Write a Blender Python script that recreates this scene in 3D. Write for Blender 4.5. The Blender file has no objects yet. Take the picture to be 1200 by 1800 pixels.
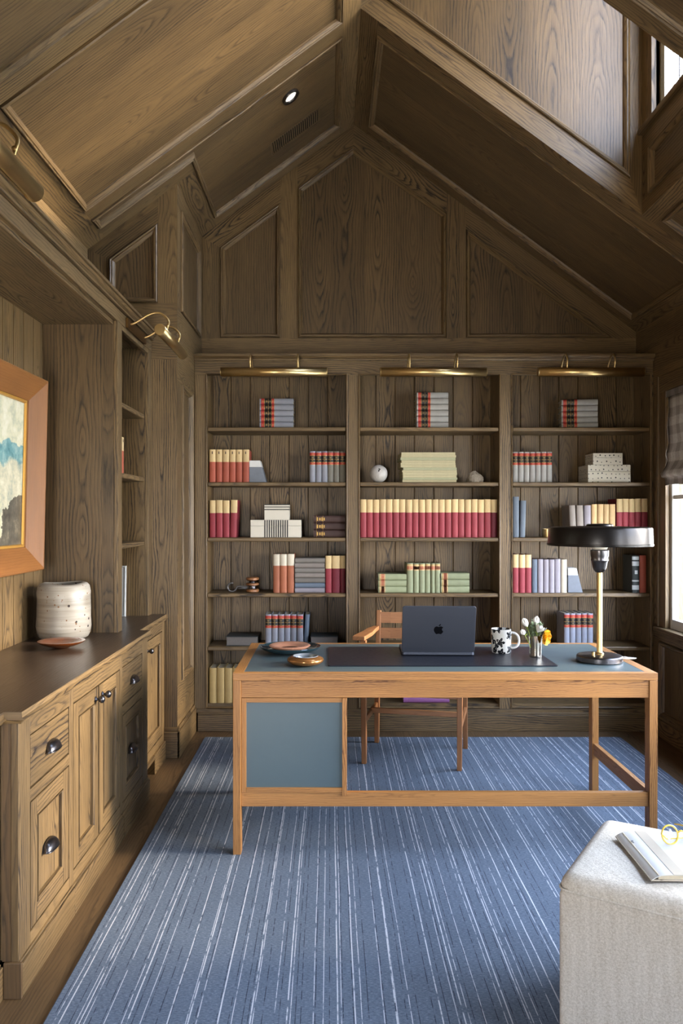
import bpy, math, random
from mathutils import Vector, Matrix
random.seed(7)
scene = bpy.context.scene
COL = scene.collection
F = 1400.0; VX = 580.0; VY = 906.0; CAMZ = 1.40

def PX(px, Y): return (px - VX) * Y / F          # photo column -> metres at depth Y
def PZ(py, Y): return CAMZ - (py - VY) * Y / F   # photo row -> height at depth Y

def lin(c):
    c = c / 255.0
    return c / 12.92 if c <= 0.04045 else ((c + 0.055) / 1.055) ** 2.4
def rgb(r, g, b): return (lin(r), lin(g), lin(b), 1.0)

# ------------------------------------------------------------------ mesh builder
class MB:
    def __init__(s, grain=(0, 0, 1)):
        s.v = []; s.f = []; s.m = []; s.g = []; s.o = []; s.sm = []
        s.grain = Vector(grain); s.mat = 0; s.smooth = False
    def add(s, verts, faces, g=None, m=None, smooth=None, off=None):
        b = len(s.v)
        s.v += [Vector(p) for p in verts]
        off = off or (random.random() * 20, random.random() * 20)
        g = Vector(g) if g is not None else s.grain
        for f in faces:
            s.f.append([i + b for i in f]); s.m.append(s.mat if m is None else m)
            s.g.append(g); s.o.append(off); s.sm.append(s.smooth if smooth is None else smooth)
        return s
    def box(s, x0, x1, y0, y1, z0, z1, g=None, m=None):
        if isinstance(g, str): g = {'x': (1, 0, 0), 'y': (0, 1, 0), 'z': (0, 0, 1)}[g]
        v = [(x, y, z) for z in (z0, z1) for y in (y0, y1) for x in (x0, x1)]
        return s.add(v, [(0, 2, 3, 1), (4, 5, 7, 6), (0, 1, 5, 4), (2, 6, 7, 3), (0, 4, 6, 2), (1, 3, 7, 5)], g, m)
    def hexa(s, p, g=None, m=None):   # 4 bottom, 4 top, both in the same turn
        return s.add(p, [(3, 2, 1, 0), (4, 5, 6, 7), (0, 1, 5, 4), (1, 2, 6, 5), (2, 3, 7, 6), (3, 0, 4, 7)], g, m)
    def bar(s, p0, p1, w, t, side=(1, 0, 0), w1=None, t1=None, m=None):
        p0 = Vector(p0); p1 = Vector(p1); d = (p1 - p0).normalized()
        b = d.cross(Vector(side)).normalized(); a = b.cross(d).normalized()
        w1 = w if w1 is None else w1; t1 = t if t1 is None else t1
        q = [p0 + a * sx * w / 2 + b * sy * t / 2 for sx, sy in ((-1, -1), (1, -1), (1, 1), (-1, 1))]
        r = [p1 + a * sx * w1 / 2 + b * sy * t1 / 2 for sx, sy in ((-1, -1), (1, -1), (1, 1), (-1, 1))]
        return s.hexa(q + r, d, m)
    def poly(s, pts, g=None, m=None):
        return s.add(pts, [tuple(range(len(pts)))], g, m)
    def prism(s, pts, vec, g=None, m=None):
        n = len(pts); vec = Vector(vec)
        v = [Vector(p) for p in pts] + [Vector(p) + vec for p in pts]
        f = [tuple(range(n - 1, -1, -1)), tuple(range(n, 2 * n))]
        f += [(i, (i + 1) % n, n + (i + 1) % n, n + i) for i in range(n)]
        return s.add(v, f, g, m)
    def lathe(s, prof, c=(0, 0, 0), seg=32, m=None, axis=(0, 0, 1), sq=1.0, smooth=True, a0=0.0, a1=None):
        c = Vector(c); q = Vector((0, 0, 1)).rotation_difference(Vector(axis))
        full = a1 is None; a1 = 2 * math.pi if full else a1
        n = seg if full else seg + 1
        v = []
        for r, z in prof:
            for i in range(n):
                a = a0 + (a1 - a0) * i / seg
                v.append(c + q @ Vector((r * math.cos(a), r * sq * math.sin(a), z)))
        f = []
        for k in range(len(prof) - 1):
            for i in range(seg):
                j = (i + 1) % n
                f.append((k * n + i, k * n + j, (k + 1) * n + j, (k + 1) * n + i))
        return s.add(v, f, axis, m, smooth)
    def tube(s, pts, r, seg=10, m=None, closed=False, smooth=True):
        pts = [Vector(p) for p in pts]; n = len(pts)
        rr = r if isinstance(r, (list, tuple)) else [r] * n
        v = []; up = None
        for i, p in enumerate(pts):
            if closed: t = (pts[(i + 1) % n] - pts[i - 1])
            else: t = pts[min(i + 1, n - 1)] - pts[max(i - 1, 0)]
            t.normalize()
            if up is None:
                up = t.orthogonal().normalized()
            else:
                up = (up - t * up.dot(t))
                up = up.normalized() if up.length > 1e-6 else t.orthogonal().normalized()
            w = t.cross(up)
            for k in range(seg):
                a = 2 * math.pi * k / seg
                v.append(p + (up * math.cos(a) + w * math.sin(a)) * rr[i])
        f = []
        for i in range(n if closed else n - 1):
            j = (i + 1) % n
            for k in range(seg):
                l = (k + 1) % seg
                f.append((i * seg + k, i * seg + l, j * seg + l, j * seg + k))
        if not closed:
            f.append(tuple(range(seg - 1, -1, -1))); f.append(tuple(range((n - 1) * seg, n * seg)))
        return s.add(v, f, (pts[-1] - pts[0]) if not closed else (1, 0, 0), m, smooth)
    def ball(s, c, rx, ry=None, rz=None, seg=16, rings=10, m=None):
        ry = ry or rx; rz = rz or rx; c = Vector(c)
        v = [c + Vector((rx * math.sin(math.pi * k / rings) * math.cos(2 * math.pi * i / seg),
                         ry * math.sin(math.pi * k / rings) * math.sin(2 * math.pi * i / seg),
                         -rz * math.cos(math.pi * k / rings))) for k in range(rings + 1) for i in range(seg)]
        f = [(k * seg + i, k * seg + (i + 1) % seg, (k + 1) * seg + (i + 1) % seg, (k + 1) * seg + i)
             for k in range(rings) for i in range(seg)]
        return s.add(v, f, None, m, True)
    def panel(s, pts, n, prof, g=None, fill=True, m=None, mfill=None):
        """rings inset from a polygon on a plane: prof = [(inset, height along n)]; last ring filled with grain g"""
        n = Vector(n).normalized(); P = [Vector(p) for p in pts]; k = len(P)
        nn = Vector((0, 0, 0))
        for i in range(k): nn += P[i].cross(P[(i + 1) % k])
        if nn.dot(n) < 0: P.reverse()
        def ring(d, h):
            out = []
            for i in range(k):
                e0 = (P[i] - P[i - 1]).normalized(); e1 = (P[(i + 1) % k] - P[i]).normalized()
                i0 = n.cross(e0); i1 = n.cross(e1); b = i0 + i1
                out.append(P[i] + b * (d / max(1e-6, (1 + i0.dot(i1)))) + n * h)
            return out
        R = [ring(d, h) for d, h in prof]
        for a in range(len(R) - 1):
            for i in range(k):
                j = (i + 1) % k
                s.add([R[a][i], R[a][j], R[a + 1][j], R[a + 1][i]], [(0, 1, 2, 3)], P[j] - P[i], m)
        if fill: s.poly(R[-1], g, mfill if mfill is not None else m)
        return R[-1]
    def build(s, name, mats, parent=None, local=False, bevel=0, seg=2, origin=None, autosmooth=None):
        if not isinstance(mats, (list, tuple)): mats = [mats]
        if parent is not None:
            o0 = Vector((0, 0, 0)) if local else wloc(parent)
        elif origin is not None: o0 = Vector(origin)
        else:
            xs = [p.x for p in s.v]; ys = [p.y for p in s.v]; zs = [p.z for p in s.v]
            o0 = Vector(((min(xs) + max(xs)) / 2, (min(ys) + max(ys)) / 2, min(zs)))
        me = bpy.data.meshes.new(name)
        me.from_pydata([tuple(p - o0) for p in s.v], [], s.f)
        for mt in mats: me.materials.append(mt)
        me.update()
        uv = me.uv_layers.new(name='UVMap')
        for pi, p in enumerate(me.polygons):
            p.material_index = s.m[pi]; p.use_smooth = s.sm[pi]
            g = s.g[pi]; g = g.normalized() if g.length > 0 else Vector((0, 0, 1))
            n = p.normal
            t = n.cross(g)
            if t.length < 0.15: # end grain
                a = n.orthogonal().normalized(); t = n.cross(a); sc = .15
            else:
                t.normalize(); a = t.cross(n).normalized(); sc = 1.0
            ou, ov = s.o[pi]
            for li in p.loop_indices:
                co = s.v[me.loops[li].vertex_index]
                uv.data[li].uv = (co.dot(a) * sc + ou, co.dot(t) + ov)
        ob = bpy.data.objects.new(name, me); COL.objects.link(ob)
        if parent is not None: ob.parent = parent
        else: ob.location = o0
        if bevel:
            b = ob.modifiers.new('bevel', 'BEVEL'); b.width = bevel; b.segments = seg
            b.limit_method = 'ANGLE'; b.angle_limit = math.radians(40)
        if autosmooth: me.set_sharp_from_angle(angle=math.radians(autosmooth))
        return ob

def wloc(o):
    r = Vector((0, 0, 0))
    while o is not None:
        r = r + o.location; o = o.parent
    return r
def tag(o, label, cat, group=None):
    o['label'] = label; o['category'] = cat
    if group: o['group'] = group
    return o
def thing(name, label, cat, loc=(0, 0, 0), rz=0.0, group=None):
    o = bpy.data.objects.new(name, None); COL.objects.link(o)
    o.empty_display_size = .05
    o.location = loc; o.rotation_euler = (0, 0, rz)
    return tag(o, label, cat, group)
def struct(o): o['kind'] = 'structure'; return o
def copy_thing(o, loc, rot=None, scale=None, label=None, group=None):
    r = o.copy(); COL.objects.link(r); r.location = loc
    if rot is not None: r.rotation_euler = rot
    if scale is not None: r.scale = scale
    if label: r['label'] = label
    if group: r['group'] = group
    for ch in o.children:
        c = ch.copy(); COL.objects.link(c); c.parent = r
        for g in ch.children:
            d = g.copy(); COL.objects.link(d); d.parent = c
    return r

# ------------------------------------------------------------------ materials
def newmat(name):
    m = bpy.data.materials.new(name); m.use_nodes = True
    nt = m.node_tree; nt.nodes.clear()
    out = nt.nodes.new('ShaderNodeOutputMaterial'); bs = nt.nodes.new('ShaderNodeBsdfPrincipled')
    nt.links.new(bs.outputs[0], out.inputs[0])
    return m, nt, bs, out
class NT:
    def __init__(s, nt): s.nt = nt
    def n(s, t, **k):
        o = s.nt.nodes.new('ShaderNode' + t)
        for a, b in k.items(): setattr(o, a, b)
        return o
    def set(s, sock, v):
        if isinstance(v, bpy.types.NodeSocket): s.nt.links.new(v, sock)
        else: sock.default_value = v
    def math(s, op, a, b=None, c=None):
        o = s.n('Math', operation=op)
        s.set(o.inputs[0], a)
        if b is not None: s.set(o.inputs[1], b)
        if c is not None: s.set(o.inputs[2], c)
        return o.outputs[0]
    def vec(s, x, y, z=0.0):
        o = s.n('CombineXYZ'); s.set(o.inputs[0], x); s.set(o.inputs[1], y); s.set(o.inputs[2], z); return o.outputs[0]
    def noise(s, v, scale=1, detail=2, rough=.5, dim='3D'):
        o = s.n('TexNoise', noise_dimensions=dim); s.set(o.inputs['Vector'], v)
        s.set(o.inputs['Scale'], scale); s.set(o.inputs['Detail'], detail); s.set(o.inputs['Roughness'], rough); return o.outputs[0]
    def ramp(s, f, stops):
        o = s.n('ValToRGB'); e = o.color_ramp.elements
        while len(e) < len(stops): e.new(.5)
        for i, (p, c) in enumerate(stops): e[i].position = p; e[i].color = c if len(c) == 4 else (*c, 1)
        s.set(o.inputs[0], f); return o.outputs[0]
    def mix(s, f, a, b, mode='MIX'):
        o = s.n('Mix', data_type='RGBA', blend_type=mode); s.set(o.inputs[0], f); s.set(o.inputs[6], a); s.set(o.inputs[7], b); return o.outputs[2]
    def remap(s, f, a, b, c=0.0, d=1.0):
        o = s.n('MapRange'); s.set(o.inputs[0], f); s.set(o.inputs[1], a); s.set(o.inputs[2], b); s.set(o.inputs[3], c); s.set(o.inputs[4], d); return o.outputs[0]
    def bump(s, h, strength, dist, bs):
        o = s.n('Bump'); s.set(o.inputs['Height'], h); o.inputs['Strength'].default_value = strength; o.inputs['Distance'].default_value = dist
        s.nt.links.new(o.outputs[0], bs.inputs['Normal'])

def wood(name, light, dark, leaf=.16, freq=85, arch=.20, rough=.42, fibre=.35, ring=.8, tone=.25, spec=.5, bump=.15, coat=0.0):
    m, nt, bs, out = newmat(name); N = NT(nt)
    uv = N.n('UVMap'); sp = N.n('SeparateXYZ'); nt.links.new(uv.outputs[0], sp.inputs[0])
    u, v = sp.outputs[0], sp.outputs[1]
    vl = N.math('DIVIDE', v, leaf); idx = N.math('FLOOR', vl)
    vp = N.math('MULTIPLY', N.math('SUBTRACT', N.math('FRACT', vl), .5), leaf)
    wn = N.n('TexWhiteNoise', noise_dimensions='1D'); nt.links.new(idx, wn.inputs['W'])
    r1 = wn.outputs['Value']; cs = N.n('SeparateColor'); nt.links.new(wn.outputs['Color'], cs.inputs[0])
    up = N.math('MULTIPLY_ADD', r1, 9.0, u)
    vs = N.math('ADD', vp, N.math('MULTIPLY', N.math('SUBTRACT', cs.outputs[1], .5), leaf * .8))
    hn = N.noise(N.vec(N.math('MULTIPLY', up, 1.1), N.math('MULTIPLY', idx, 3.7)), 1, 1.5, .5)
    h = N.math('MULTIPLY', N.math('SUBTRACT', hn, .45), arch)
    wob = N.math('MULTIPLY', N.math('SUBTRACT', N.noise(N.vec(N.math('MULTIPLY', up, 9), N.math('MULTIPLY', v, 42)), 1, 3, .55), .5), .014)
    rr = N.math('SQRT', N.math('ADD', N.math('MULTIPLY', vs, vs), N.math('MULTIPLY', h, h)))
    rr = N.math('ADD', rr, wob)
    t = N.math('FRACT', N.math('MULTIPLY', rr, freq))
    ringm = N.ramp(t, [(0.0, (1, 1, 1)), (.18, (.45, .45, .45)), (.45, (.1, .1, .1)), (.8, (.0, .0, .0)), (1.0, (.9, .9, .9))])
    fib = N.noise(N.vec(N.math('MULTIPLY', u, 7), N.math('MULTIPLY', v, 420)), 1, 3, .6)
    fibm = N.remap(fib, .45, .7)
    vary = N.noise(N.vec(N.math('MULTIPLY', up, 2.2), N.math('MULTIPLY', v, 16)), 1, 2, .5)
    vary = N.math('MULTIPLY', N.remap(vary, .3, .7, .25, 1.0), N.math('MULTIPLY_ADD', cs.outputs[2], .6, .5))
    f = N.math('ADD', N.math('MULTIPLY', N.math('MULTIPLY', ringm, ring), vary), N.math('MULTIPLY', fibm, fibre))
    f = N.math('MINIMUM', f, 1.0)
    blot = N.noise(N.vec(N.math('MULTIPLY', u, 1.6), N.math('MULTIPLY', v, 7)), 1, 3, .55)
    col = N.mix(f, light, dark)
    tn = N.math('ADD', N.math('MULTIPLY_ADD', cs.outputs[0], tone, 1 - tone / 2), N.math('MULTIPLY', N.math('SUBTRACT', blot, .5), .8))
    col = N.mix(1.0, col, N.vec(tn, tn, tn), 'MULTIPLY')
    nt.links.new(col, bs.inputs['Base Color'])
    nt.links.new(N.math('MULTIPLY_ADD', f, .12, rough), bs.inputs['Roughness'])
    bs.inputs['Specular IOR Level'].default_value = spec
    bs.inputs['Coat Weight'].default_value = coat; bs.inputs['Coat Roughness'].default_value = .25
    N.bump(N.math('MULTIPLY', f, -1.0), bump, .002, bs)
    return m

def plain(name, c, rough=.6, metal=0.0, var=.12, scale=40, spec=.5, bump=0.0, coat=0.0, bscale=None, bdist=.001):
    m, nt, bs, out = newmat(name); N = NT(nt)
    tc = N.n('TexCoord')
    nz = N.noise(tc.outputs['Object'], scale, 4, .6)
    k = N.math('MULTIPLY_ADD', nz, 2 * var, 1 - var)
    nt.links.new(N.mix(1.0, c, N.vec(k, k, k), 'MULTIPLY'), bs.inputs['Base Color'])
    nt.links.new(N.math('MULTIPLY_ADD', nz, .12, max(.02, rough - .06)), bs.inputs['Roughness'])
    bs.inputs['Metallic'].default_value = metal; bs.inputs['Specular IOR Level'].default_value = spec
    bs.inputs['Coat Weight'].default_value = coat
    if bump: N.bump(N.noise(tc.outputs['Object'], bscale or scale * 3, 3, .6), bump, bdist, bs)
    return m

def cloth(name, c, var=.15, scale=350):  # book cloth: fine weave
    m, nt, bs, out = newmat(name); N = NT(nt)
    tc = N.n('TexCoord'); oi = N.n('ObjectInfo')
    nz = N.noise(tc.outputs['Object'], scale, 2, .6); n2 = N.noise(tc.outputs['Object'], 18, 3, .6)
    k = N.math('ADD', N.math('MULTIPLY_ADD', nz, var, 1 - var), N.math('MULTIPLY', N.math('SUBTRACT', n2, .5), .3))
    k = N.math('MULTIPLY', k, N.math('MULTIPLY_ADD', oi.outputs['Random'], .22, .89))
    nt.links.new(N.mix(1.0, c, N.vec(k, k, k), 'MULTIPLY'), bs.inputs['Base Color'])
    bs.inputs['Roughness'].default_value = .62
    N.bump(nz, .2, .0006, bs)
    return m

M = {}
M['oak'] = wood('oak_stained', rgb(120, 96, 62), rgb(36, 25, 15), leaf=.15, freq=78, arch=.30, rough=.42, ring=1.25, fibre=.5, tone=.32)
M['oakp'] = wood('oak_stained_panel', rgb(106, 84, 54), rgb(34, 24, 15), leaf=.23, freq=62, arch=.36, rough=.42, ring=1.05, fibre=.5, tone=.3)
M['top'] = wood('oak_counter', rgb(72, 58, 46), rgb(40, 31, 24), leaf=.14, freq=90, arch=.2, rough=.28, ring=.5, tone=.12)
M['floor'] = wood('oak_floor', rgb(104, 80, 52), rgb(38, 27, 17), leaf=.13, freq=85, arch=.25, rough=.42, ring=.7)
M['pine'] = wood('pine_oiled', rgb(174, 121, 64), rgb(100, 58, 23), leaf=.09, freq=150, arch=.10, rough=.45, ring=1.3, fibre=.2, tone=.12)
M['teak'] = wood('teak_chair', rgb(160, 108, 66), rgb(92, 54, 30), leaf=.06, freq=160, arch=.08, rough=.42, ring=.5)
M['framew'] = wood('picture_frame_wood', rgb(132, 84, 38), rgb(92, 52, 20), leaf=.12, freq=90, arch=.06, rough=.5, ring=.3, fibre=.25)
M['gap'] = plain('dark_gap', rgb(24, 18, 13), .8)
M['brass'] = plain('brass_aged', rgb(206, 178, 124), .32, 1.0, .1, 20)
M['brassd'] = plain('brass_dark', rgb(120, 92, 56), .38, 1.0, .15, 20)
M['bronze'] = plain('bronze_dark', rgb(96, 94, 96), .30, 1.0, .15, 30)
M['slate'] = plain('desk_laminate_slate', rgb(80, 96, 100), .38, 0, .04, 12)
M['leather'] = plain('black_leather', rgb(30, 33, 42), .34, 0, .1, 60, .2, .15, 0, 500)
M['alu'] = plain('laptop_grey', rgb(82, 86, 96), .42, .75, .02, 8)
M['black'] = plain('black_plastic', rgb(18, 18, 20), .45)
M['logo'] = plain('gloss_black', rgb(10, 10, 12), .15)
M['screen'] = plain('screen_black', rgb(8, 8, 10), .1)
M['lampblk'] = plain('lamp_black_metal', rgb(34, 31, 29), .30, .6, .05, 10)
M['lampin'] = plain('lamp_inner_white', rgb(225, 220, 205), .5)
M['white'] = plain('white_ceramic', rgb(232, 230, 224), .2, 0, .02, 10)
M['cord'] = plain('white_cord', rgb(215, 210, 200), .5)
M['silver'] = plain('mercury_glass', rgb(205, 196, 180), .14, 1.0, .2, 60)
M['copper'] = plain('copper_glaze', rgb(214, 152, 120), .25, .15, .15, 30)
M['copperd'] = plain('dark_glaze', rgb(58, 34, 26), .2, .2, .2, 30)
M['tealglz'] = plain('dark_teal_glaze', rgb(40, 60, 66), .12, 0, .2, 20, .6, 0, .4)
M['paleglz'] = plain('pale_celadon_glaze', rgb(160, 178, 162), .2, 0, .15, 20)
M['goldglz'] = plain('bronze_lustre_glaze', rgb(150, 104, 60), .15, .6, .35, 14)
M['greyglz'] = plain('grey_glass', rgb(150, 156, 160), .12, .3, .1, 20)
M['amber'] = plain('amber_glaze', rgb(112, 54, 14), .08, .1, .45, 24, .7, 0, 1.0)
M['paper'] = plain('paper_edges', rgb(205, 190, 160), .8, 0, .15, 120)
M['paperg'] = plain('grey_paper_edges', rgb(112, 106, 100), .8, 0, .15, 120)
M['gold'] = plain('gilt', rgb(196, 158, 88), .4, .6)
M['goldslip'] = plain('gilt_slip', rgb(200, 150, 70), .4, .5)
M['redlab'] = plain('red_label', rgb(176, 52, 46), .55)
M['blklab'] = plain('black_label', rgb(26, 26, 26), .5)
M['cream'] = cloth('cream_cloth', rgb(226, 196, 142))
M['creamw'] = cloth('pale_cream_cloth', rgb(216, 204, 180))
M['crimson'] = cloth('crimson_cloth', rgb(150, 50, 60))
M['maroon'] = cloth('maroon_cloth', rgb(112, 24, 40))
M['rust'] = cloth('rust_cloth', rgb(172, 84, 62))
M['orangeb'] = cloth('orange_brown_cloth', rgb(168, 98, 66))
M['law'] = cloth('blue_grey_cloth', rgb(148, 150, 160))
M['lawo'] = cloth('olive_grey_cloth', rgb(128, 124, 112))
M['lawl'] = cloth('light_grey_cloth', rgb(176, 174, 170))
M['green'] = cloth('sage_cloth', rgb(150, 156, 120))
M['tanred'] = plain('tan_red_label', rgb(182, 92, 66), .6)
M['tan'] = cloth('tan_cloth', rgb(206, 172, 122))
M['ochre'] = cloth('straw_cloth', rgb(196, 166, 106))
M['lilac'] = cloth('lilac_grey_cloth', rgb(152, 145, 152))
M['taupe'] = cloth('taupe_cloth', rgb(140, 130, 122))
M['blueb'] = cloth('slate_blue_cloth', rgb(104, 116, 130))
M['brownb'] = cloth('dark_brown_leather', rgb(66, 44, 38))
M['greyb'] = cloth('grey_cloth', rgb(122, 116, 108))
M['purple'] = cloth('purple_cloth', rgb(146, 88, 136))
M['dgreen'] = cloth('dark_green_cloth', rgb(48, 54, 54))
M['silverlab'] = plain('silver_label', rgb(200, 205, 205), .5)
M['mag'] = plain('magazine_cream', rgb(200, 190, 150), .7, 0, .15, 60)
M['mag2'] = plain('magazine_pale_green', rgb(176, 174, 138), .7, 0, .15, 60)
M['boxw'] = plain('ivory_box', rgb(222, 214, 196), .55, 0, .05, 20)
M['boxk'] = plain('black_inlay', rgb(26, 24, 24), .5)
M['marble'] = plain('white_marble', rgb(225, 225, 222), .35, 0, .12, 15)
M['stoneg'] = plain('grey_stone', rgb(110, 116, 126), .5, 0, .2, 25)
M['iron'] = plain('wrought_iron', rgb(110, 108, 106), .45, .8, .2, 30)
M['moon'] = plain('pitted_white_stone', rgb(205, 200, 194), .7, 0, .25, 45, .4, .6, 0, 60, .004)
M['crystal'] = plain('pale_crystal', rgb(150, 138, 122), .35, 0, .3, 60, .5, .8, 0, 80, .006)
M['leaf'] = plain('grey_green_leaf', rgb(112, 126, 92), .6, 0, .3, 60)
M['leafb'] = plain('bright_green_leaf', rgb(160, 176, 70), .55, 0, .2, 60)
M['petal'] = plain('white_petal', rgb(240, 236, 226), .5, 0, .05, 40)
M['petalo'] = plain('orange_petal', rgb(238, 168, 30), .5, 0, .15, 60)
M['yellow'] = plain('yellow_acetate', rgb(236, 196, 84), .25, 0, .1, 30)
M['outside'] = plain('pale_terrace_stone', rgb(236, 222, 194), .8, 0, .06, 3)
M['hedge'] = plain('hedge_green', rgb(120, 128, 92), .8, 0, .3, 6)
M['winframe'] = plain('pale_painted_sash', rgb(206, 204, 196), .5)

def speckle_mat():
    m, nt, bs, out = newmat('speckled_stoneware'); N = NT(nt); tc = N.n('TexCoord'); c = tc.outputs['Object']
    vo = N.n('TexVoronoi'); nt.links.new(c, vo.inputs['Vector']); vo.inputs['Scale'].default_value = 33
    rnd = N.n('SeparateColor'); nt.links.new(vo.outputs['Color'], rnd.inputs[0])
    spot = N.math('LESS_THAN', vo.outputs['Distance'], N.math('MULTIPLY', N.math('POWER', rnd.outputs[0], 2), .24))
    v2 = N.n('TexVoronoi'); nt.links.new(c, v2.inputs['Vector']); v2.inputs['Scale'].default_value = 60
    r2 = N.n('SeparateColor'); nt.links.new(v2.outputs['Color'], r2.inputs[0])
    spot2 = N.math('LESS_THAN', v2.outputs['Distance'], N.math('MULTIPLY', N.math('POWER', r2.outputs[0], 2), .26))
    sx = N.n('SeparateXYZ'); nt.links.new(c, sx.inputs[0])
    band = N.noise(N.vec(N.math('MULTIPLY', sx.outputs[0], 2), N.math('MULTIPLY', sx.outputs[1], 2), N.math('MULTIPLY', sx.outputs[2], 40)), 1, 3, .6)
    col = N.ramp(band, [(.3, rgb(136, 126, 110)), (.55, rgb(170, 161, 146)), (.75, rgb(190, 182, 168))])
    col = N.mix(spot2, col, rgb(120, 84, 48)); col = N.mix(spot, col, rgb(44, 32, 26))
    nt.links.new(col, bs.inputs['Base Color']); bs.inputs['Roughness'].default_value = .35
    N.bump(N.noise(N.vec(0.0, 0.0, N.math('MULTIPLY', sx.outputs[2], 60)), 1, 2, .5), .25, .006, bs)
    return m
M['speckle'] = speckle_mat()

def mug_mat():
    m, nt, bs, out = newmat('floral_painted_ceramic'); N = NT(nt); tc = N.n('TexCoord')
    sx = N.n('SeparateXYZ'); nt.links.new(tc.outputs['Object'], sx.inputs[0])
    ang = N.math('MULTIPLY', N.math('ARCTAN2', sx.outputs[1], sx.outputs[0]), .047)
    p = N.vec(ang, sx.outputs[2])
    vo = N.n('TexVoronoi', voronoi_dimensions='2D'); nt.links.new(p, vo.inputs['Vector']); vo.inputs['Scale'].default_value = 20
    vo.inputs['Randomness'].default_value = .8
    d = N.n('VectorMath', operation='SUBTRACT'); nt.links.new(p, d.inputs[0]); nt.links.new(vo.outputs['Position'], d.inputs[1])
    ds = N.n('SeparateXYZ'); nt.links.new(d.outputs[0], ds.inputs[0])
    th = N.math('ARCTAN2', ds.outputs[1], ds.outputs[0])
    rnd = N.n('SeparateColor'); nt.links.new(vo.outputs['Color'], rnd.inputs[0])
    pet = N.math('MULTIPLY_ADD', N.math('COSINE', N.math('MULTIPLY', th, 5)), .11, .36)
    leafs = N.math('MULTIPLY_ADD', N.math('COSINE', N.math('ADD', N.math('MULTIPLY', th, 2), N.math('MULTIPLY', rnd.outputs[1], 6))), .22, .34)
    lim = N.math('ADD', N.math('MULTIPLY', N.math('GREATER_THAN', rnd.outputs[0], .45), leafs), N.math('MULTIPLY', N.math('LESS_THAN', rnd.outputs[0], .45), pet))
    ink = N.math('LESS_THAN', vo.outputs['Distance'], lim)
    vein = N.math('GREATER_THAN', N.noise(p, 160, 2, .5), .36)
    ink = N.math('MULTIPLY', ink, vein)
    nt.links.new(N.mix(ink, rgb(232, 230, 222), rgb(34, 34, 36)), bs.inputs['Base Color']); bs.inputs['Roughness'].default_value = .18
    return m
M['mug'] = mug_mat()

def rug_mat():
    m, nt, bs, out = newmat('woven_blue_striped_rug'); N = NT(nt); tc = N.n('TexCoord')
    sx = N.n('SeparateXYZ'); nt.links.new(tc.outputs['Object'], sx.inputs[0]); x, y = sx.outputs[0], sx.outputs[1]
    wig = N.math('MULTIPLY', N.math('SUBTRACT', N.noise(N.vec(N.math('MULTIPLY', x, 4), N.math('MULTIPLY', y, 1.3)), 1, 3, .5), .5), .012)
    xw = N.math('ADD', x, wig)
    weave = N.noise(N.vec(N.math('MULTIPLY', x, 90), N.math('MULTIPLY', y, 260)), 1, 3, .7)
    blot = N.noise(N.vec(N.math('MULTIPLY', x, 3), N.math('MULTIPLY', y, 5)), 1, 3, .55)
    col = N.ramp(weave, [(.25, rgb(72, 83, 96)), (.5, rgb(100, 111, 124)), (.75, rgb(136, 145, 154))])
    k = N.math('MULTIPLY_ADD', blot, .3, .85); col = N.mix(1.0, col, N.vec(k, k, k), 'MULTIPLY')
    def stripes(cell, seed, prob, wid, thr):
        t = N.math('DIVIDE', N.math('ADD', xw, seed), cell); i = N.math('FLOOR', t); f = N.math('FRACT', t)
        wn = N.n('TexWhiteNoise', noise_dimensions='1D'); nt.links.new(i, wn.inputs['W'])
        c = N.n('SeparateColor'); nt.links.new(wn.outputs['Color'], c.inputs[0])
        pos = N.math('MULTIPLY_ADD', c.outputs[0], .7, .15)
        on = N.math('LESS_THAN', N.math('ABSOLUTE', N.math('SUBTRACT', f, pos)), wid / cell)
        on = N.math('MULTIPLY', on, N.math('LESS_THAN', c.outputs[1], prob))
        br = N.noise(N.vec(N.math('MULTIPLY', i, 7.3), N.math('MULTIPLY', y, 14)), 1, 3, .7)
        return N.math('MULTIPLY', on, N.remap(br, thr, thr + .12))
    w = stripes(.050, 3.1, .85, .0013, .38); d = stripes(.036, 7.7, .9, .0013, .42); w2 = stripes(.095, 11.3, .8, .0019, .36)
    slub = N.math('GREATER_THAN', N.noise(N.vec(N.math('MULTIPLY', x, 26), N.math('MULTIPLY', y, 150)), 1, 2, .6), .69)
    col = N.mix(N.math('MULTIPLY', slub, .6), col, rgb(58, 66, 84))
    col = N.mix(N.math('MULTIPLY', d, .85), col, rgb(44, 50, 64))
    col = N.mix(N.math('MULTIPLY', w, .85), col, rgb(206, 208, 212)); col = N.mix(N.math('MULTIPLY', w2, .85), col, rgb(214, 216, 218))
    nt.links.new(col, bs.inputs['Base Color']); bs.inputs['Roughness'].default_value = .9; bs.inputs['Specular IOR Level'].default_value = .2
    N.bump(weave, .5, .004, bs)
    return m
M['rug'] = rug_mat()

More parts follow.
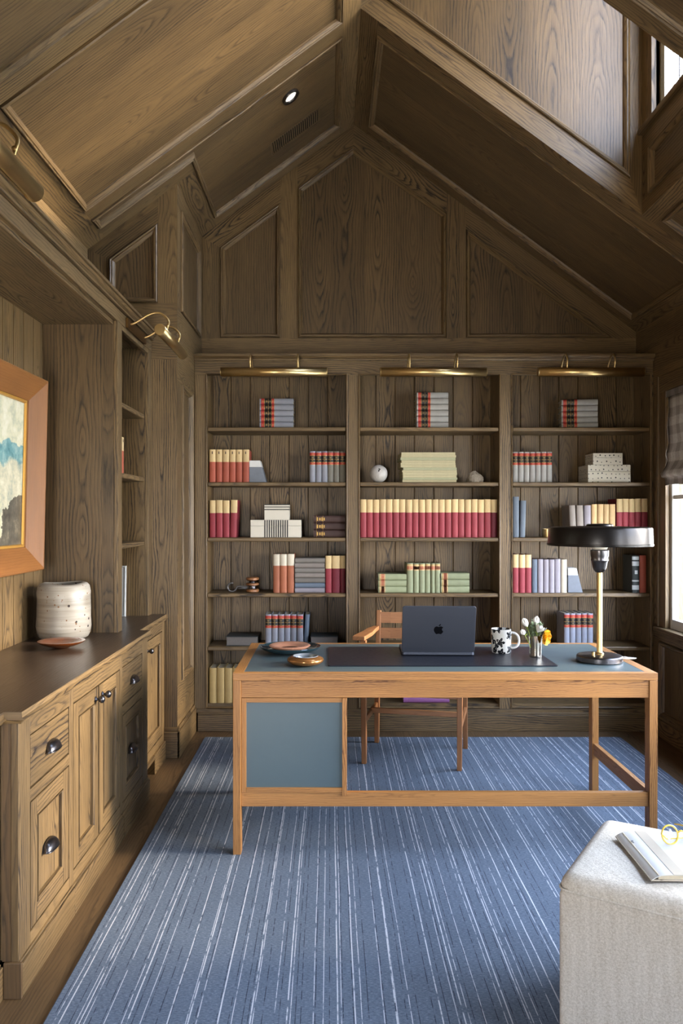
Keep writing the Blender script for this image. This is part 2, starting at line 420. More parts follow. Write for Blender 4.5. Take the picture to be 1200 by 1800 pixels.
def weave_mat(name, a, b, sc, plaid=None):
    m, nt, bs, out = newmat(name); N = NT(nt); tc = N.n('TexCoord')
    sx = N.n('SeparateXYZ'); nt.links.new(tc.outputs['Object'], sx.inputs[0])
    h = N.math('ADD', sx.outputs[0], sx.outputs[1]); z = sx.outputs[2]
    n1 = N.noise(tc.outputs['Object'], sc, 3, .7)
    n2 = N.noise(N.vec(N.math('MULTIPLY', h, 60), 0.0, N.math('MULTIPLY', z, 6)), 1, 2, .5)
    n3 = N.noise(N.vec(N.math('MULTIPLY', sx.outputs[0], 300), N.math('MULTIPLY', sx.outputs[1], 300), N.math('MULTIPLY', z, 700)), 1, 2, .5)
    f = N.math('ADD', N.math('MULTIPLY', n1, .5), N.math('ADD', N.math('MULTIPLY', n2, .2), N.math('MULTIPLY', n3, .3)))
    col = N.ramp(f, [(.38, a), (.62, b)])
    if plaid:
        y1 = N.math('GREATER_THAN', N.math('FRACT', N.math('DIVIDE', sx.outputs[1], .11)), .5)
        z1 = N.math('GREATER_THAN', N.math('FRACT', N.math('DIVIDE', z, .11)), .5)
        col = N.mix(N.math('MULTIPLY', N.math('ADD', y1, z1), .38), col, plaid)
    nt.links.new(col, bs.inputs['Base Color']); bs.inputs['Roughness'].default_value = .9; bs.inputs['Specular IOR Level'].default_value = .2
    N.bump(N.math('ADD', n1, n3), .4, .002, bs)
    if plaid:  # thin cloth: some daylight comes through
        tr = N.n('BsdfTranslucent'); nt.links.new(col, tr.inputs[0]); mx = N.n('MixShader'); mx.inputs[0].default_value = .2
        nt.links.new(bs.outputs[0], mx.inputs[1]); nt.links.new(tr.outputs[0], mx.inputs[2]); nt.links.new(mx.outputs[0], out.inputs[0])
    return m
M['linen'] = weave_mat('ottoman_linen', rgb(182, 171, 152), rgb(222, 213, 198), 170)
M['shade'] = weave_mat('plaid_shade_cloth', rgb(150, 142, 134), rgb(180, 172, 162), 120, rgb(112, 104, 97))
M['notecov'] = plain('pale_linen_cover', rgb(208, 205, 196), .6, 0, .06, 30)
M['noteband'] = plain('beige_band', rgb(186, 172, 150), .7, 0, .05, 30)

def painting_mat():
    m, nt, bs, out = newmat('seascape_oil_paint'); N = NT(nt); tc = N.n('TexCoord')
    sx = N.n('SeparateXYZ'); nt.links.new(tc.outputs['Object'], sx.inputs[0]); y, z = sx.outputs[1], sx.outputs[2]
    nz = N.noise(N.vec(0.0, N.math('MULTIPLY', y, 6), N.math('MULTIPLY', z, 9)), 1, 5, .6)
    n2 = N.noise(N.vec(3.0, N.math('MULTIPLY', y, 14), N.math('MULTIPLY', z, 14)), 1, 5, .65)
    zz = N.math('ADD', z, N.math('MULTIPLY', N.math('SUBTRACT', nz, .5), .16))
    sky = N.ramp(n2, [(.35, rgb(176, 178, 152)), (.5, rgb(212, 206, 172)), (.65, rgb(226, 220, 196))])
    sea = N.ramp(n2, [(.35, rgb(62, 108, 112)), (.5, rgb(108, 150, 148)), (.68, rgb(170, 190, 178))])
    foam = N.ramp(n2, [(.35, rgb(150, 158, 142)), (.5, rgb(200, 192, 160)), (.65, rgb(222, 214, 186))])
    rock = N.ramp(n2, [(.35, rgb(62, 58, 50)), (.55, rgb(96, 90, 76)), (.7, rgb(140, 130, 104))])
    col = N.mix(N.remap(zz, .57, .576), sea, sky)
    col = N.mix(N.remap(zz, .475, .495), foam, col)
    rk = N.math('MULTIPLY', N.math('LESS_THAN', N.math('SUBTRACT', zz, N.math('MULTIPLY', y, .35)), .17), N.math('GREATER_THAN', N.math('ADD', y, N.math('MULTIPLY', nz, .2)), .40))
    col = N.mix(rk, col, rock)
    nt.links.new(col, bs.inputs['Base Color']); bs.inputs['Roughness'].default_value = .45
    N.bump(n2, .2, .002, bs)
    return m
M['paint'] = painting_mat()

def glass_mat(name, fac, tint=(1, 1, 1, 1)):
    m = bpy.data.materials.new(name); m.use_nodes = True; nt = m.node_tree; nt.nodes.clear(); N = NT(nt)
    out = N.n('OutputMaterial'); mx = N.n('MixShader'); tr = N.n('BsdfTransparent'); gl = N.n('BsdfGlossy')
    tr.inputs[0].default_value = tint; gl.inputs['Roughness'].default_value = .02; mx.inputs[0].default_value = fac
    nt.links.new(tr.outputs[0], mx.inputs[1]); nt.links.new(gl.outputs[0], mx.inputs[2]); nt.links.new(mx.outputs[0], out.inputs[0])
    return m
M['glass'] = glass_mat('window_glass', .05)
M['lens'] = glass_mat('spectacle_lens', .06)
def emit_mat(name, c, s):
    m = bpy.data.materials.new(name); m.use_nodes = True; nt = m.node_tree; nt.nodes.clear(); N = NT(nt)
    out = N.n('OutputMaterial'); e = N.n('Emission'); e.inputs[0].default_value = c; e.inputs[1].default_value = s
    nt.links.new(e.outputs[0], out.inputs[0]); return m
M['bulb_on'] = emit_mat('lit_lamp_tube', rgb(255, 206, 140), 45)
M['canlens'] = emit_mat('recessed_lamp_lens', rgb(255, 246, 232), 1.6)

def dots_mat():
    m, nt, bs, out = newmat('ivory_with_dots'); N = NT(nt); uv = N.n('UVMap')
    vo = N.n('TexVoronoi', voronoi_dimensions='2D'); nt.links.new(uv.outputs[0], vo.inputs['Vector']); vo.inputs['Scale'].default_value = 34; vo.inputs['Randomness'].default_value = .3
    rnd = N.n('SeparateColor'); nt.links.new(vo.outputs['Color'], rnd.inputs[0])
    nt.links.new(N.mix(N.math('LESS_THAN', vo.outputs['Distance'], N.math('MULTIPLY_ADD', rnd.outputs[0], .07, .10)), rgb(222, 214, 196), rgb(30, 26, 26)), bs.inputs['Base Color']); bs.inputs['Roughness'].default_value = .5
    return m
M['boxdot'] = dots_mat()
CLOSED = 0
# ------------------------------------------------------------------ room shell
XL, XR, YB, YF = -1.40, 2.10, 5.47, -.75
ZL0, ZR0, SL = 3.965, 4.203, .735
RX = .162
YC, YN, XK, ZS = 4.215, 3.12, 1.65, 3.405       # dormer: far cheek, near cheek, clerestory wall, its sill
def L(x, y): return (x, y, ZL0 + SL * x)
def R(x, y): return (x, y, ZR0 - SL * x)
NL = Vector((SL, 0, -1)).normalized(); NR = Vector((-SL, 0, -1)).normalized()
GL = Vector((1, 0, SL)).normalized(); GR = Vector((1, 0, -SL)).normalized()
PROF = [(0, 0), (.0004, -.006), (.0032, -.006), (.0036, .010), (.009, .014), (.014, .009), (.021, .010), (.032, -.002), (.036, -.013)]
OAK = [M['oak'], M['oakp']]

# floor
mb = MB((0, 1, 0))
mb.box(XL - .15, XR + .15, YF - .1, YB + .15, -.06, 0, 'y')
struct(mb.build('floor', M['floor']))

# ceiling: left slope
c = MB()
def lq(x0, x1, y0, y1, g): c.poly([L(x0, y0), L(x0, y1), L(x1, y1), L(x1, y0)], g, 0)
lq(XL, -1.302, YF, 4.62, (0, 1, 0)); lq(.066, RX, YF, YB, (0, 1, 0))
for a, b in ((YF, YF + .15), (3.02, 3.13), (4.21, 4.335)): lq(-1.302, .066, a, b, GL)
lq(-1.302, -.78, 4.47, 4.62, GL); lq(-.885, -.78, 4.60, YB, (0, 1, 0)); lq(-.78, .066, 5.335, YB, GL)
for poly in ([(-1.302, YF + .15), (-1.302, 3.02), (.066, 3.02), (.066, YF + .15)],
             [(-1.302, 3.13), (-1.302, 4.21), (.066, 4.21), (.066, 3.13)],
             [(-1.302, 4.335), (-1.302, 4.47), (-.78, 4.47), (-.78, 5.335), (.066, 5.335), (.066, 4.335)]):
    c.panel([L(*p) for p in poly], NL, PROF, GL, m=0, mfill=1)
c.poly([L(RX, YN), L(RX, YC), L(XK + .16, YC), L(XK + .16, YN)], GL, 1)
struct(c.build('ceiling', OAK))
# ceiling: right slope with the dormer opening
c = MB()
def rq(x0, x1, y0, y1, g): c.poly([R(x0, y0), R(x1, y0), R(x1, y1), R(x0, y1)], g, 0)
rq(RX, .258, YF, YN, (0, 1, 0)); rq(RX, .258, YC, YB, (0, 1, 0)); rq(2.03, XR, YF, YB, (0, 1, 0))
for a, b in ((YF, YF + .15), (3.02, YN), (YC, 4.335), (5.335, YB)): rq(.258, 2.03, a, b, GR)
rq(XK, 1.72, YN, YC, (0, 1, 0)); rq(1.72, 2.03, YN, 3.2, GR); rq(1.72, 2.03, 4.135, YC, GR)
for x0, x1, y0, y1 in ((.258, 2.03, YF + .15, 3.02), (.258, 2.03, 4.335, 5.335), (1.72, 2.03, 3.2, 4.135)):
    c.panel([R(x0, y0), R(x1, y0), R(x1, y1), R(x0, y1)], NR, PROF, GR, m=0, mfill=1)
struct(c.build('ceiling', OAK))

# roof and outer wall slabs behind the boards, unseen, added to stop light leaks
def slab(pts, vec, name): 
    s_ = MB((0, 1, 0)); s_.prism(pts, vec); return struct(s_.build(name, M['oakp']))
def up(p, d=.035): return (p[0], p[1], p[2] + d)
slab([up(L(XL - .2, YF - .1)), up(L(RX + .03, YF - .1)), up(L(RX + .03, YB + .15)), up(L(XL - .2, YB + .15))], (0, 0, .10), 'roof_light_block')
slab([up(R(RX - .03, YF - .1)), up(R(XR + .2, YF - .1)), up(R(XR + .2, YN - .02)), up(R(RX - .03, YN - .02))], (0, 0, .10), 'roof_light_block')
slab([up(R(RX - .03, YC + .02)), up(R(XR + .2, YC + .02)), up(R(XR + .2, YB + .15)), up(R(RX - .03, YB + .15))], (0, 0, .10), 'roof_light_block')
slab([up(R(XK + .13, YN - .05)), up(R(XR + .2, YN - .05)), up(R(XR + .2, YC + .05)), up(R(XK + .13, YC + .05))], (0, 0, .10), 'roof_light_block')
slab([up(L(RX - .02, YN - .03)), up(L(XK + .2, YN - .03)), up(L(XK + .2, YC + .03)), up(L(RX - .02, YC + .03))], (0, 0, .10), 'roof_light_block')
s_ = MB(); s_.box(XL - .16, XR + .2, YB + .03, YB + .13, -.05, 4.3); struct(s_.build('wall_light_block', M['oakp']))
s_ = MB(); s_.box(XL - .16, XL - .035, YF - .1, YB + .1, -.05, 3.0); struct(s_.build('wall_light_block', M['oakp']))
for ya, yb in ((YN - .12, YN - .03), (YC + .03, YC + .12)):
    slab([(RX + .0, ya, ZR0 - SL * RX + .03), (XK + .14, ya, ZR0 - SL * (XK + .14) + .03), (XK + .14, ya, ZL0 + SL * XK + .1)], (0, yb - ya, 0), 'wall_light_block')
# dormer cheeks and clerestory wall
def cheek(y, ny):
    c = MB()
    top = ZL0 + SL * XK
    n = Vector((0, ny, 0))
    s = Vector((-SL, 0, -1)).normalized()  # pointing down out of slope
    def off(x, d): return (x, y, ZR0 - SL * x + d * 1.241)
    bw = .116; xs = XK - .062
    xi = RX + .10
    # lower board along the slope, right stile, upper board
    A = (RX, y, ZR0 - SL * RX); B = (XK, y, ZR0 - SL * XK); T = (XK, y, top)
    xl = RX + bw * 1.241 / (2 * SL) * 1.0
    Pl = (xl, y, ZR0 - SL * xl + bw * 1.241)
    Pr = (xs, y, ZR0 - SL * xs + bw * 1.241)
    Pt = (xs, y, ZL0 + SL * xs - bw * 1.241)
    c.poly([A, B, Pr, Pl], GR, 0); c.poly([B, T, Pt, Pr], (0, 0, 1), 0); c.poly([T, A, Pl, Pt], GL, 0)
    c.panel([Pl, Pr, Pt], n, PROF, (0, 0, 1), m=0, mfill=1)
    return c
far = cheek(YC, -1).build('wall_dormer', OAK); struct(far)
near = cheek(YN, 1).build('wall_dormer', OAK); struct(near)
c = MB()
zlo = ZR0 - SL * XK; ztop = ZL0 + SL * XK
W0, W1, WZ0, WZ1 = YN + .04, YC - .125, ZS + .03, ztop - .14
# knee wall frame + panel
c.box(XK, XK + .12, YN, YC, ZS - .10, ZS, 'y', 0)
c.poly([(XK, YN, zlo), (XK, YC, zlo), (XK, YC, zlo + .07), (XK, YN, zlo + .07)], (0, 1, 0), 0)
for a, b in ((YN, YN + .1), (YC - .1, YC)): c.poly([(XK, a, zlo + .07), (XK, b, zlo + .07), (XK, b, ZS - .1), (XK, a, ZS - .1)], (0, 0, 1), 0)
c.panel([(XK, YN + .1, zlo + .07), (XK, YC - .1, zlo + .07), (XK, YC - .1, ZS - .1), (XK, YN + .1, ZS - .1)], (-1, 0, 0), PROF, (0, 1, 0), m=0, mfill=1)
c.box(XK, XK + .12, YN, W0, ZS, ztop, 'z', 0); c.box(XK, XK + .12, W1, YC, ZS, ztop, 'z', 0); c.box(XK, XK + .12, W0, W1, WZ1, ztop + .05, 'y', 0)
struct(c.build('wall_clerestory', OAK))
# sill nosing
c = MB((0, 1, 0)); c.box(XK - .03, XK + .12, YN + .002, YC - .002, ZS, ZS + .032, 'y')
struct(c.build('trim_1', M['oak'], bevel=.012, seg=4))
# clerestory window
w = MB((0, 0, 1))
xa, xb = XK + .045, XK + .085
w.box(xa, xb, W0, W0 + .05, WZ0, WZ1, 'z'); w.box(xa, xb, W1 - .05, W1, WZ0, WZ1, 'z')
w.box(xa, xb, W0 + .05, W1 - .05, WZ0, WZ0 + .05, 'y'); w.box(xa, xb, W0 + .05, W1 - .05, WZ1 - .05, WZ1, 'y')
for y, hw_ in ((3.885, .006), (3.83, .011), (3.48, .011)): w.box(xa + .006, xb - .006, y - hw_, y + hw_, WZ0 + .05, WZ1 - .05, 'z')
for y in (W1 + .001, W0 - .013): w.box(XK + .02, xa, y - .001, y + .011, WZ0, WZ1, 'z')
for i in range(1, 2):
    z = WZ0 + (WZ1 - WZ0) * .62; w.box(xa + .008, xb - .008, W0 + .05, W1 - .05, z - .012, z + .012, 'y')
wo = struct(w.build('window_2', M['winframe'], bevel=.004))
g = MB(); g.box(xa + .018, xa + .022, W0 + .05, W1 - .05, WZ0 + .05, WZ1 - .05); g.build('pane', M['glass'], wo)

# gable wall (photo columns/rows at the depth of the wall)
def G(px, py): return (PX(px, YB), YB, PZ(py, YB))
c = MB()
n = (0, -1, 0)
zc = 2.30
def gz(x): return min(ZL0 + SL * x, ZR0 - SL * x)
PLt = [G(386.5, 594.5), G(386.5, 435), G(493, 357), G(493, 594.5)]
PMt = [G(523, 594.5), G(523, 331), G(620.5, 259), G(785, 376), G(785, 594.5)]
PRt = [G(818.5, 594.5), G(818.5, 402), G(1077, 594.5)]
xl, xr = -.885, XR
zb = G(0, 594.5)[2]
def gp(x, z): return (x, YB, z)
c.poly([gp(xl, zc), gp(xr, zc), gp(xr, zb), gp(xl, zb)], (1, 0, 0), 0)                         # bottom rail
c.poly([gp(xl, zb), PLt[0], PLt[1], gp(xl, gz(xl))], (0, 0, 1), 0)                             # left stile
c.poly([gp(xl, gz(xl)), PLt[1], PLt[2], (PLt[2][0], YB, gz(PLt[2][0]))], GL, 0)                # top left sloped boards
c.poly([PLt[3], PMt[0], PMt[1], (PMt[1][0], YB, gz(PMt[1][0])), (PLt[2][0], YB, gz(PLt[2][0])), PLt[2]], (0, 0, 1), 0)
c.poly([PMt[1], PMt[2], gp(RX, gz(RX)), (PMt[1][0], YB, gz(PMt[1][0]))], GL, 0)
c.poly([PMt[2], PMt[3], (PMt[3][0], YB, gz(PMt[3][0])), gp(RX, gz(RX))], GR, 0)
c.poly([PMt[4], PRt[0], PRt[1], (PRt[1][0], YB, gz(PRt[1][0])), (PMt[3][0], YB, gz(PMt[3][0])), PMt[3]], (0, 0, 1), 0)
c.poly([PRt[1], PRt[2], gp(xr, zb), gp(xr, gz(xr)), (PRt[1][0], YB, gz(PRt[1][0]))], GR, 0)
for P in (PLt, PMt, PRt): c.panel(P, n, PROF, (0, 0, 1), m=0, mfill=1)
c.poly([gp(xl, 0), gp(xr, 0), gp(xr, zc), gp(xl, zc)], (0, 0, 1), 0)
struct(c.build('wall_back', OAK))

# pier on the left: front face and side face, upper panels
YP, XP = 4.60, -.882
c = MB()
def A_(px, py): return (PX(px, YP), YP, PZ(py, YP))
Q = [A_(191.5, 532.5), A_(191.5, 455.5), A_(277.5, 392), A_(277.5, 532.5)]
zt = lambda x: ZL0 + SL * x
zq = Q[0][2]
c.poly([(XL, YP, 2.3), (XP, YP, 2.3), (XP, YP, zq), (XL, YP, zq)], (1, 0, 0), 0)
c.poly([(XL, YP, zq), Q[0], Q[1], (XL, YP, zt(XL))], (0, 0, 1), 0)
c.poly([(XL, YP, zt(XL)), Q[1], Q[2], (Q[2][0], YP, zt(Q[2][0]))], GL, 0)
c.poly([Q[3], (XP, YP, zq), (XP, YP, zt(XP)), (Q[2][0], YP, zt(Q[2][0])), Q[2]], (0, 0, 1), 0)
c.panel(Q, (0, -1, 0), PROF, (0, 0, 1), m=0, mfill=1)
c.poly([(XL, YP, 0), (XP, YP, 0), (XP, YP, 2.3), (XL, YP, 2.3)], (0, 0, 1), 0)
# side face
def sface(z0, z1, y0, y1, m, py0, py1, pz0, pz1):
    X = XP
    c.poly([(X, y0, z0), (X, y1, z0), (X, y1, pz0), (X, y0, pz0)], (0, 1, 0), 0)
    c.poly([(X, y0, pz1), (X, y1, pz1), (X, y1, z1), (X, y0, z1)], (0, 1, 0), 0)
    c.poly([(X, y0, pz0), (X, py0, pz0), (X, py0, pz1), (X, y0, pz1)], (0, 0, 1), 0)
    c.poly([(X, py1, pz0), (X, y1, pz0), (X, y1, pz1), (X, py1, pz1)], (0, 0, 1), 0)
    c.panel([(X, py0, pz0), (X, py1, pz0), (X, py1, pz1), (X, py0, pz1)], (1, 0, 0), PROF, (0, 0, 1), m=0, mfill=1)
sface(2.44, zt(XP), YP, YB, 0, YP + .10, YB - .08, 2.60, 3.20)
sface(0, 2.44, YP, 5.20, 0, YP + .12, 5.08, .42, 2.18)
struct(c.build('wall_pier', OAK))
c = MB()
for z0, z1, d, ch in ((0, .155, .016, 0), (.155, .178, .010, 0)):
    c.box(XL + .4, XP + d, YP - d, YP - .0005, z0, z1, 'x'); c.box(XP + .0005, XP + d, YP - d, 5.165, z0, z1, 'y')
struct(c.build('baseboard_left', M['oak'], bevel=.004))

# left wall: alcove back boards, wall above the cornice, plain wall nearer the lens
XA = -1.39
c = MB((0, 0, 1))
bw = .118
y = YF
while y < 3.86:
    y1 = min(y + bw, 3.86)
    c.box(XL - .02, XA, y + .0025, y1 - .0025, 0, 2.40, 'z', 0); y = y1
c.box(XL - .03, XL - .004, YF, 4.7, 0, 3.0, 'z', 1)
c.poly([(XL, YF, 2.3), (XL, YP + .02, 2.3), (XL, YP + .02, zt(XL)), (XL, YF, zt(XL))], (0, 1, 0), 0)
struct(c.build('wall_left', OAK))
# header beam over the alcove with its cornice
XFA = -1.03
c = MB((0, 1, 0))
c.box(XL + .002, XFA, YF, 4.598, 2.345, 2.405, 'y')
c.box(XL + .002, XFA - .02, YF, 3.855, 2.325, 2.346, 'y')
prof = [(-.006, 2.404), (-.006, 2.409), (.012, 2.409), (.014, 2.416), (.006, 2.417), (.006, 2.421), (.020, 2.430), (.028, 2.438), (.024, 2.439), (.024, 2.442), (.034, 2.443), (.034, 2.456), (.03, 2.456)]
for (a, za), (b, zb_) in zip(prof, prof[1:]):
    c.poly([(XFA + a, YF, za), (XFA + a, 4.598, za), (XFA + b, 4.598, zb_), (XFA + b, YF, zb_)], (0, 1, 0))
c.poly([(XFA + .03, YF, 2.456), (XFA + .03, 4.598, 2.456), (XL, 4.598, 2.456), (XL, YF, 2.456)], (0, 1, 0))
struct(c.build('trim_2', M['oak']))

# right wall with windows; wall behind the lens with an unseen glazed opening added as front light
WIN = [(3.80, 4.93), (2.30, 3.50), (.75, 1.95)]
WB, WT = .70, 2.17
c = MB((0, 0, 1))
ztr = ZR0 - SL * XR
def rw(y0, y1, z0, z1, g): c.poly([(XR, y0, z0), (XR, y1, z0), (XR, y1, z1), (XR, y0, z1)], g, 0)
ys = [YF] + [v for ab in sorted(WIN) for v in ab] + [YB]
rw(YF, YB, WT, ztr + .02, (0, 1, 0))
for a, b in zip(ys[0::2], ys[1::2]): rw(a, b, WB, WT, (0, 0, 1))
rw(YF, YB, 0, .12, (0, 1, 0)); rw(YF, YB, .60, WB, (0, 1, 0))
edges = [YF, .45, 2.1, 3.68, 5.17]
for a, b in zip(edges, edges[1:]):
    rw(a, a + .1, .12, .60, (0, 0, 1)); rw(b - .1, b, .12, .60, (0, 0, 1))
    c.panel([(XR, a + .1, .12), (XR, b - .1, .12), (XR, b - .1, .60), (XR, a + .1, .60)], (-1, 0, 0), PROF, (0, 0, 1), m=0, mfill=1)
rw(5.17, YB, .12, .60, (0, 0, 1))
for a, b in WIN:   # reveals
    x1 = XR + .16
    c.poly([(XR, a, WB), (x1, a, WB), (x1, a, WT), (XR, a, WT)], (0, 0, 1), 0); c.poly([(XR, b, WB), (XR, b, WT), (x1, b, WT), (x1, b, WB)], (0, 0, 1), 0)
    c.poly([(XR, a, WT), (x1, a, WT), (x1, b, WT), (XR, b, WT)], (0, 1, 0), 0); c.poly([(XR, a, WB), (XR, b, WB), (x1, b, WB), (x1, a, WB)], (0, 1, 0), 0)
struct(c.build('wall_right', OAK))
c = MB((0, 1, 0)); c.box(XR - .022, XR - .001, YF, 5.16, 0, .11, 'y'); c.box(XR - .014, XR - .001, YF, 5.16, .11, .13, 'y')
struct(c.build('baseboard_right', M['oak'], bevel=.004))
for k, (a, b) in enumerate(sorted(WIN, reverse=True)):
    w = MB((0, 0, 1))
    x0, x1 = XR - .026, XR
    cw = .105
    w.box(x0, x1, b, b + cw, WB, WT + cw, 'z', 0); w.box(x0, x1, a - cw, a, WB, WT + cw, 'z', 0); w.box(x0 - .004, x1, a - cw, b + cw, WT, WT + cw, 'y', 0)
    w.box(x0 - .012, x0 + .004, b + cw - .022, b + cw, WB, WT + cw, 'z', 0)
    xa, xb = XR + .004, XR + .044
    for y0, y1 in ((a, a + .03), (b - .03, b)): w.box(xa, xb, y0, y1, WB, WT, 'z', 1)
    for z0, z1 in ((WB, WB + .06), (WT - .05, WT)): w.box(xa, xb, a + .03, b - .03, z0, z1, 'y', 1)
    w.box(xa + .006, xb - .006, (a + b) / 2 - .013, (a + b) / 2 + .013, WB + .06, WT - .05, 'z', 1)
    w.box(xa + .006, xb - .006, a + .03, b - .03, 1.50, 1.526, 'y', 1)
    wo = struct(w.build('window_%d' % (1 if k == 0 else k + 2), [M['oak'], M['winframe']], bevel=.003))
    g = MB(); g.box(xa + .018, xa + .022, a + .03, b - .03, WB + .06, WT - .05); g.build('pane', M['glass'], wo)
    s = MB((0, 1, 0)); s.box(XR - .055, XR + .004, a - cw - .02, b + cw + .02, WB - .03, WB, 'y'); s.box(XR - .03, XR - .001, a - cw, b + cw, WB - .09, WB - .03, 'y')
    s.build('sill', M['oak'], wo, bevel=.006)
c = MB((0, 0, 1))
D0, D1, DT = -1.2, -.22, 1.80
c.poly([(XL, YF, 0), (XL, YF, zt(XL)), (D0, YF, zt(D0)), (D0, YF, 0)], (0, 0, 1), 0)
c.poly([(D1, YF, 0), (D1, YF, zt(D1)), (RX, YF, zt(RX)), (XR, YF, ztr), (XR, YF, 0)], (0, 0, 1), 0)
if CLOSED: c.poly([(D0, YF - .07, 0), (D1, YF - .07, 0), (D1, YF - .07, DT), (D0, YF - .07, DT)])
c.poly([(D0, YF, DT), (D0, YF, zt(D0)), (D1, YF, zt(D1)), (D1, YF, DT)], (0, 0, 1), 0)
struct(c.build('wall_front', OAK))
d = MB((0, 0, 1))
for x0, x1 in ((D0, D0 + .09), (D1 - .09, D1)): d.box(x0, x1, YF - .06, YF - .01, 0, DT, 'z')
d.box(D0 + .09, D1 - .09, YF - .06, YF - .01, DT - .1, DT, 'x'); d.box(D0 + .09, D1 - .09, YF - .06, YF - .01, 0, .2, 'x')
do = struct(d.build('added_glazed_opening', M['oak'], bevel=.004))  # unseen glazed frame, added and sized to brighten the ottoman front
g = MB(); g.box(D0 + .09, D1 - .09, YF - .037, YF - .033, .2, DT - .1); g.build('pane', M['glass'], do)
# ground outside
c = MB((0, 1, 0)); c.box(2.6, 30, -25, 30, -.45, -.35, 'y'); struct(c.build('ground', M['outside']))

# ------------------------------------------------------------------ back bookcase
YK = 5.17
ST = [1.973, 1.616, 1.256, .894, .547]           # shelf tops
ZB = .174                                        # bottom board top
BAYS = [(364, 608), (632, 876.5), (900.5, 1142.5)]
BX = [(PX(a, YK), PX(b, YK)) for a, b in BAYS]
xl, xr = XP + .002, XR - .003
ZO = PZ(659, YK)                                  # opening top
bk = thing('bookcase', 'built-in dark oak bookcase of three bays filling the end wall', 'bookcase', (0.6, YK, 0))
f = MB((0, 0, 1)); T = .022
stx = [(xl, BX[0][0]), (BX[0][1], BX[1][0]), (BX[1][1], BX[2][0]), (BX[2][1], xr)]
for a, b in stx: f.box(a, b, YK, YK + T, ZB - .03, ZO, 'z')
f.box(xl, xr, YK, YK + T, ZO, 2.405, 'x')
f.build('face_frame', M['oak'], bk, bevel=.002)
f = MB((1, 0, 0))
for a, b in BX:   # small bead round each opening
    f.panel([(a - .010, YK, ZB - .026), (b + .010, YK, ZB - .026), (b + .010, YK, ZO + .010), (a - .010, YK, ZO + .010)], (0, -1, 0), [(0, 0), (.001, .006), (.006, .008), (.010, .004), (.0102, -.01)], fill=False)
f.build('bead', M['oak'], bk)
f = MB((1, 0, 0))
prof = [(0, 2.402), (.008, 2.404), (.012, 2.414), (.024, 2.422), (.032, 2.430), (.032, 2.444)]
for (a, za), (b, zb_) in zip(prof, prof[1:]):
    f.poly([(xl, YK - a, za), (xr, YK - a, za), (xr, YK - b, zb_), (xl, YK - b, zb_)], (1, 0, 0))
f.poly([(xl, YK - .032, 2.444), (xr, YK - .032, 2.444), (xr, YB - .002, 2.444), (xl, YB - .002, 2.444)], (1, 0, 0))
f.build('cornice', M['oak'], bk)
f = MB((1, 0, 0))
f.box(xl, xr, YK + .001, YK + T, .118, ZB - .03, 'x'); f.box(xl + .022, xr - .022, YK - .014, YK + .001, 0, .108, 'x'); f.box(xl + .022, xr - .022, YK - .009, YK + .001, .108, .120, 'x')
f.build('base_rail', M['oak'], bk, bevel=.003)
for a, b in BX:
    f = MB((0, 0, 1))
    x = a - .012; pw = (b - a + .024) / 7
    for i in range(7):
        x0 = x + i * pw
        f.box(x0 + .002, x0 + pw - .002, YB - .018, YB - .006, ZB - .02, ZO + .08, 'z')
    f.build('back_panel', M['oak'], bk, bevel=.0025, seg=1)
    f = MB((0, 0, 1))
    f.box(a - .022, a - .0005, YK + T, YB - .018, ZB, ZO + .08, 'z'); f.build('side_panel', M['oak'], bk)
    f = MB((0, 0, 1))
    f.box(b + .0005, b + .022, YK + T, YB - .018, ZB, ZO + .08, 'z'); f.build('side_panel', M['oak'], bk)
    f = MB((1, 0, 0)); f.box(a - .02, b + .02, YK + T, YB - .018, ZO + .06, ZO + .08, 'x'); f.build('top_panel', M['oak'], bk)
    f = MB((1, 0, 0)); f.box(a - .02, b + .02, YK + T, YB - .018, ZB - .028, ZB, 'x'); f.build('bottom_shelf', M['oak'], bk)
    for z in ST:
        f = MB((1, 0, 0)); f.box(a, b, YK + .003, YB - .019, z - .026, z, 'x')
        f.build('shelf', M['oak'], bk, bevel=.006, seg=2)

# ------------------------------------------------------------------ wall bookcase beside the alcove (stands on the counter)
CT = .83
tb = thing('bookcase', 'narrow oak bookcase standing on the counter at the alcove end', 'bookcase', (-1.2, 4.23, CT))
Y0, Y1 = 3.86, 4.596
YO0, YO1 = 3.945, 4.515
f = MB((0, 0, 1)); f.box(XA, XFA - .02, Y0, Y0 + .024, CT, 2.344, 'z'); f.build('side_panel', M['oakp'], tb, bevel=.0015)
f = MB((0, 0, 1)); f.box(XFA - .02, XFA, Y0, YO0, CT, 2.344, 'z'); f.box(XFA - .02, XFA, YO1, Y1, CT, 2.344, 'z'); f.box(XFA - .02, XFA, YO0, YO1, 2.318, 2.344, 'y')
f.build('face_frame', M['oak'], tb, bevel=.002)
f = MB((0, 0, 1)); f.box(XA, XFA - .02, YO1 + .001, YO1 + .02, CT, 2.344, 'z'); f.build('side_panel', M['oak'], tb)
f = MB((0, 0, 1))
for i in range(5):
    yy = Y0 + .024 + (YO1 - Y0 - .024) * i / 5; f.box(XA - .009, XA + .004, yy + .002, yy + (YO1 - Y0 - .024) / 5 - .002, CT, 2.344, 'z')
f.build('back_panel', M['oak'], tb)
for z in ST[:3]:
    f = MB((0, 1, 0)); f.box(XA + .005, XFA - .022, Y0 + .025, YO1, z - .026, z, 'y'); f.build('shelf', M['oak'], tb, bevel=.005)

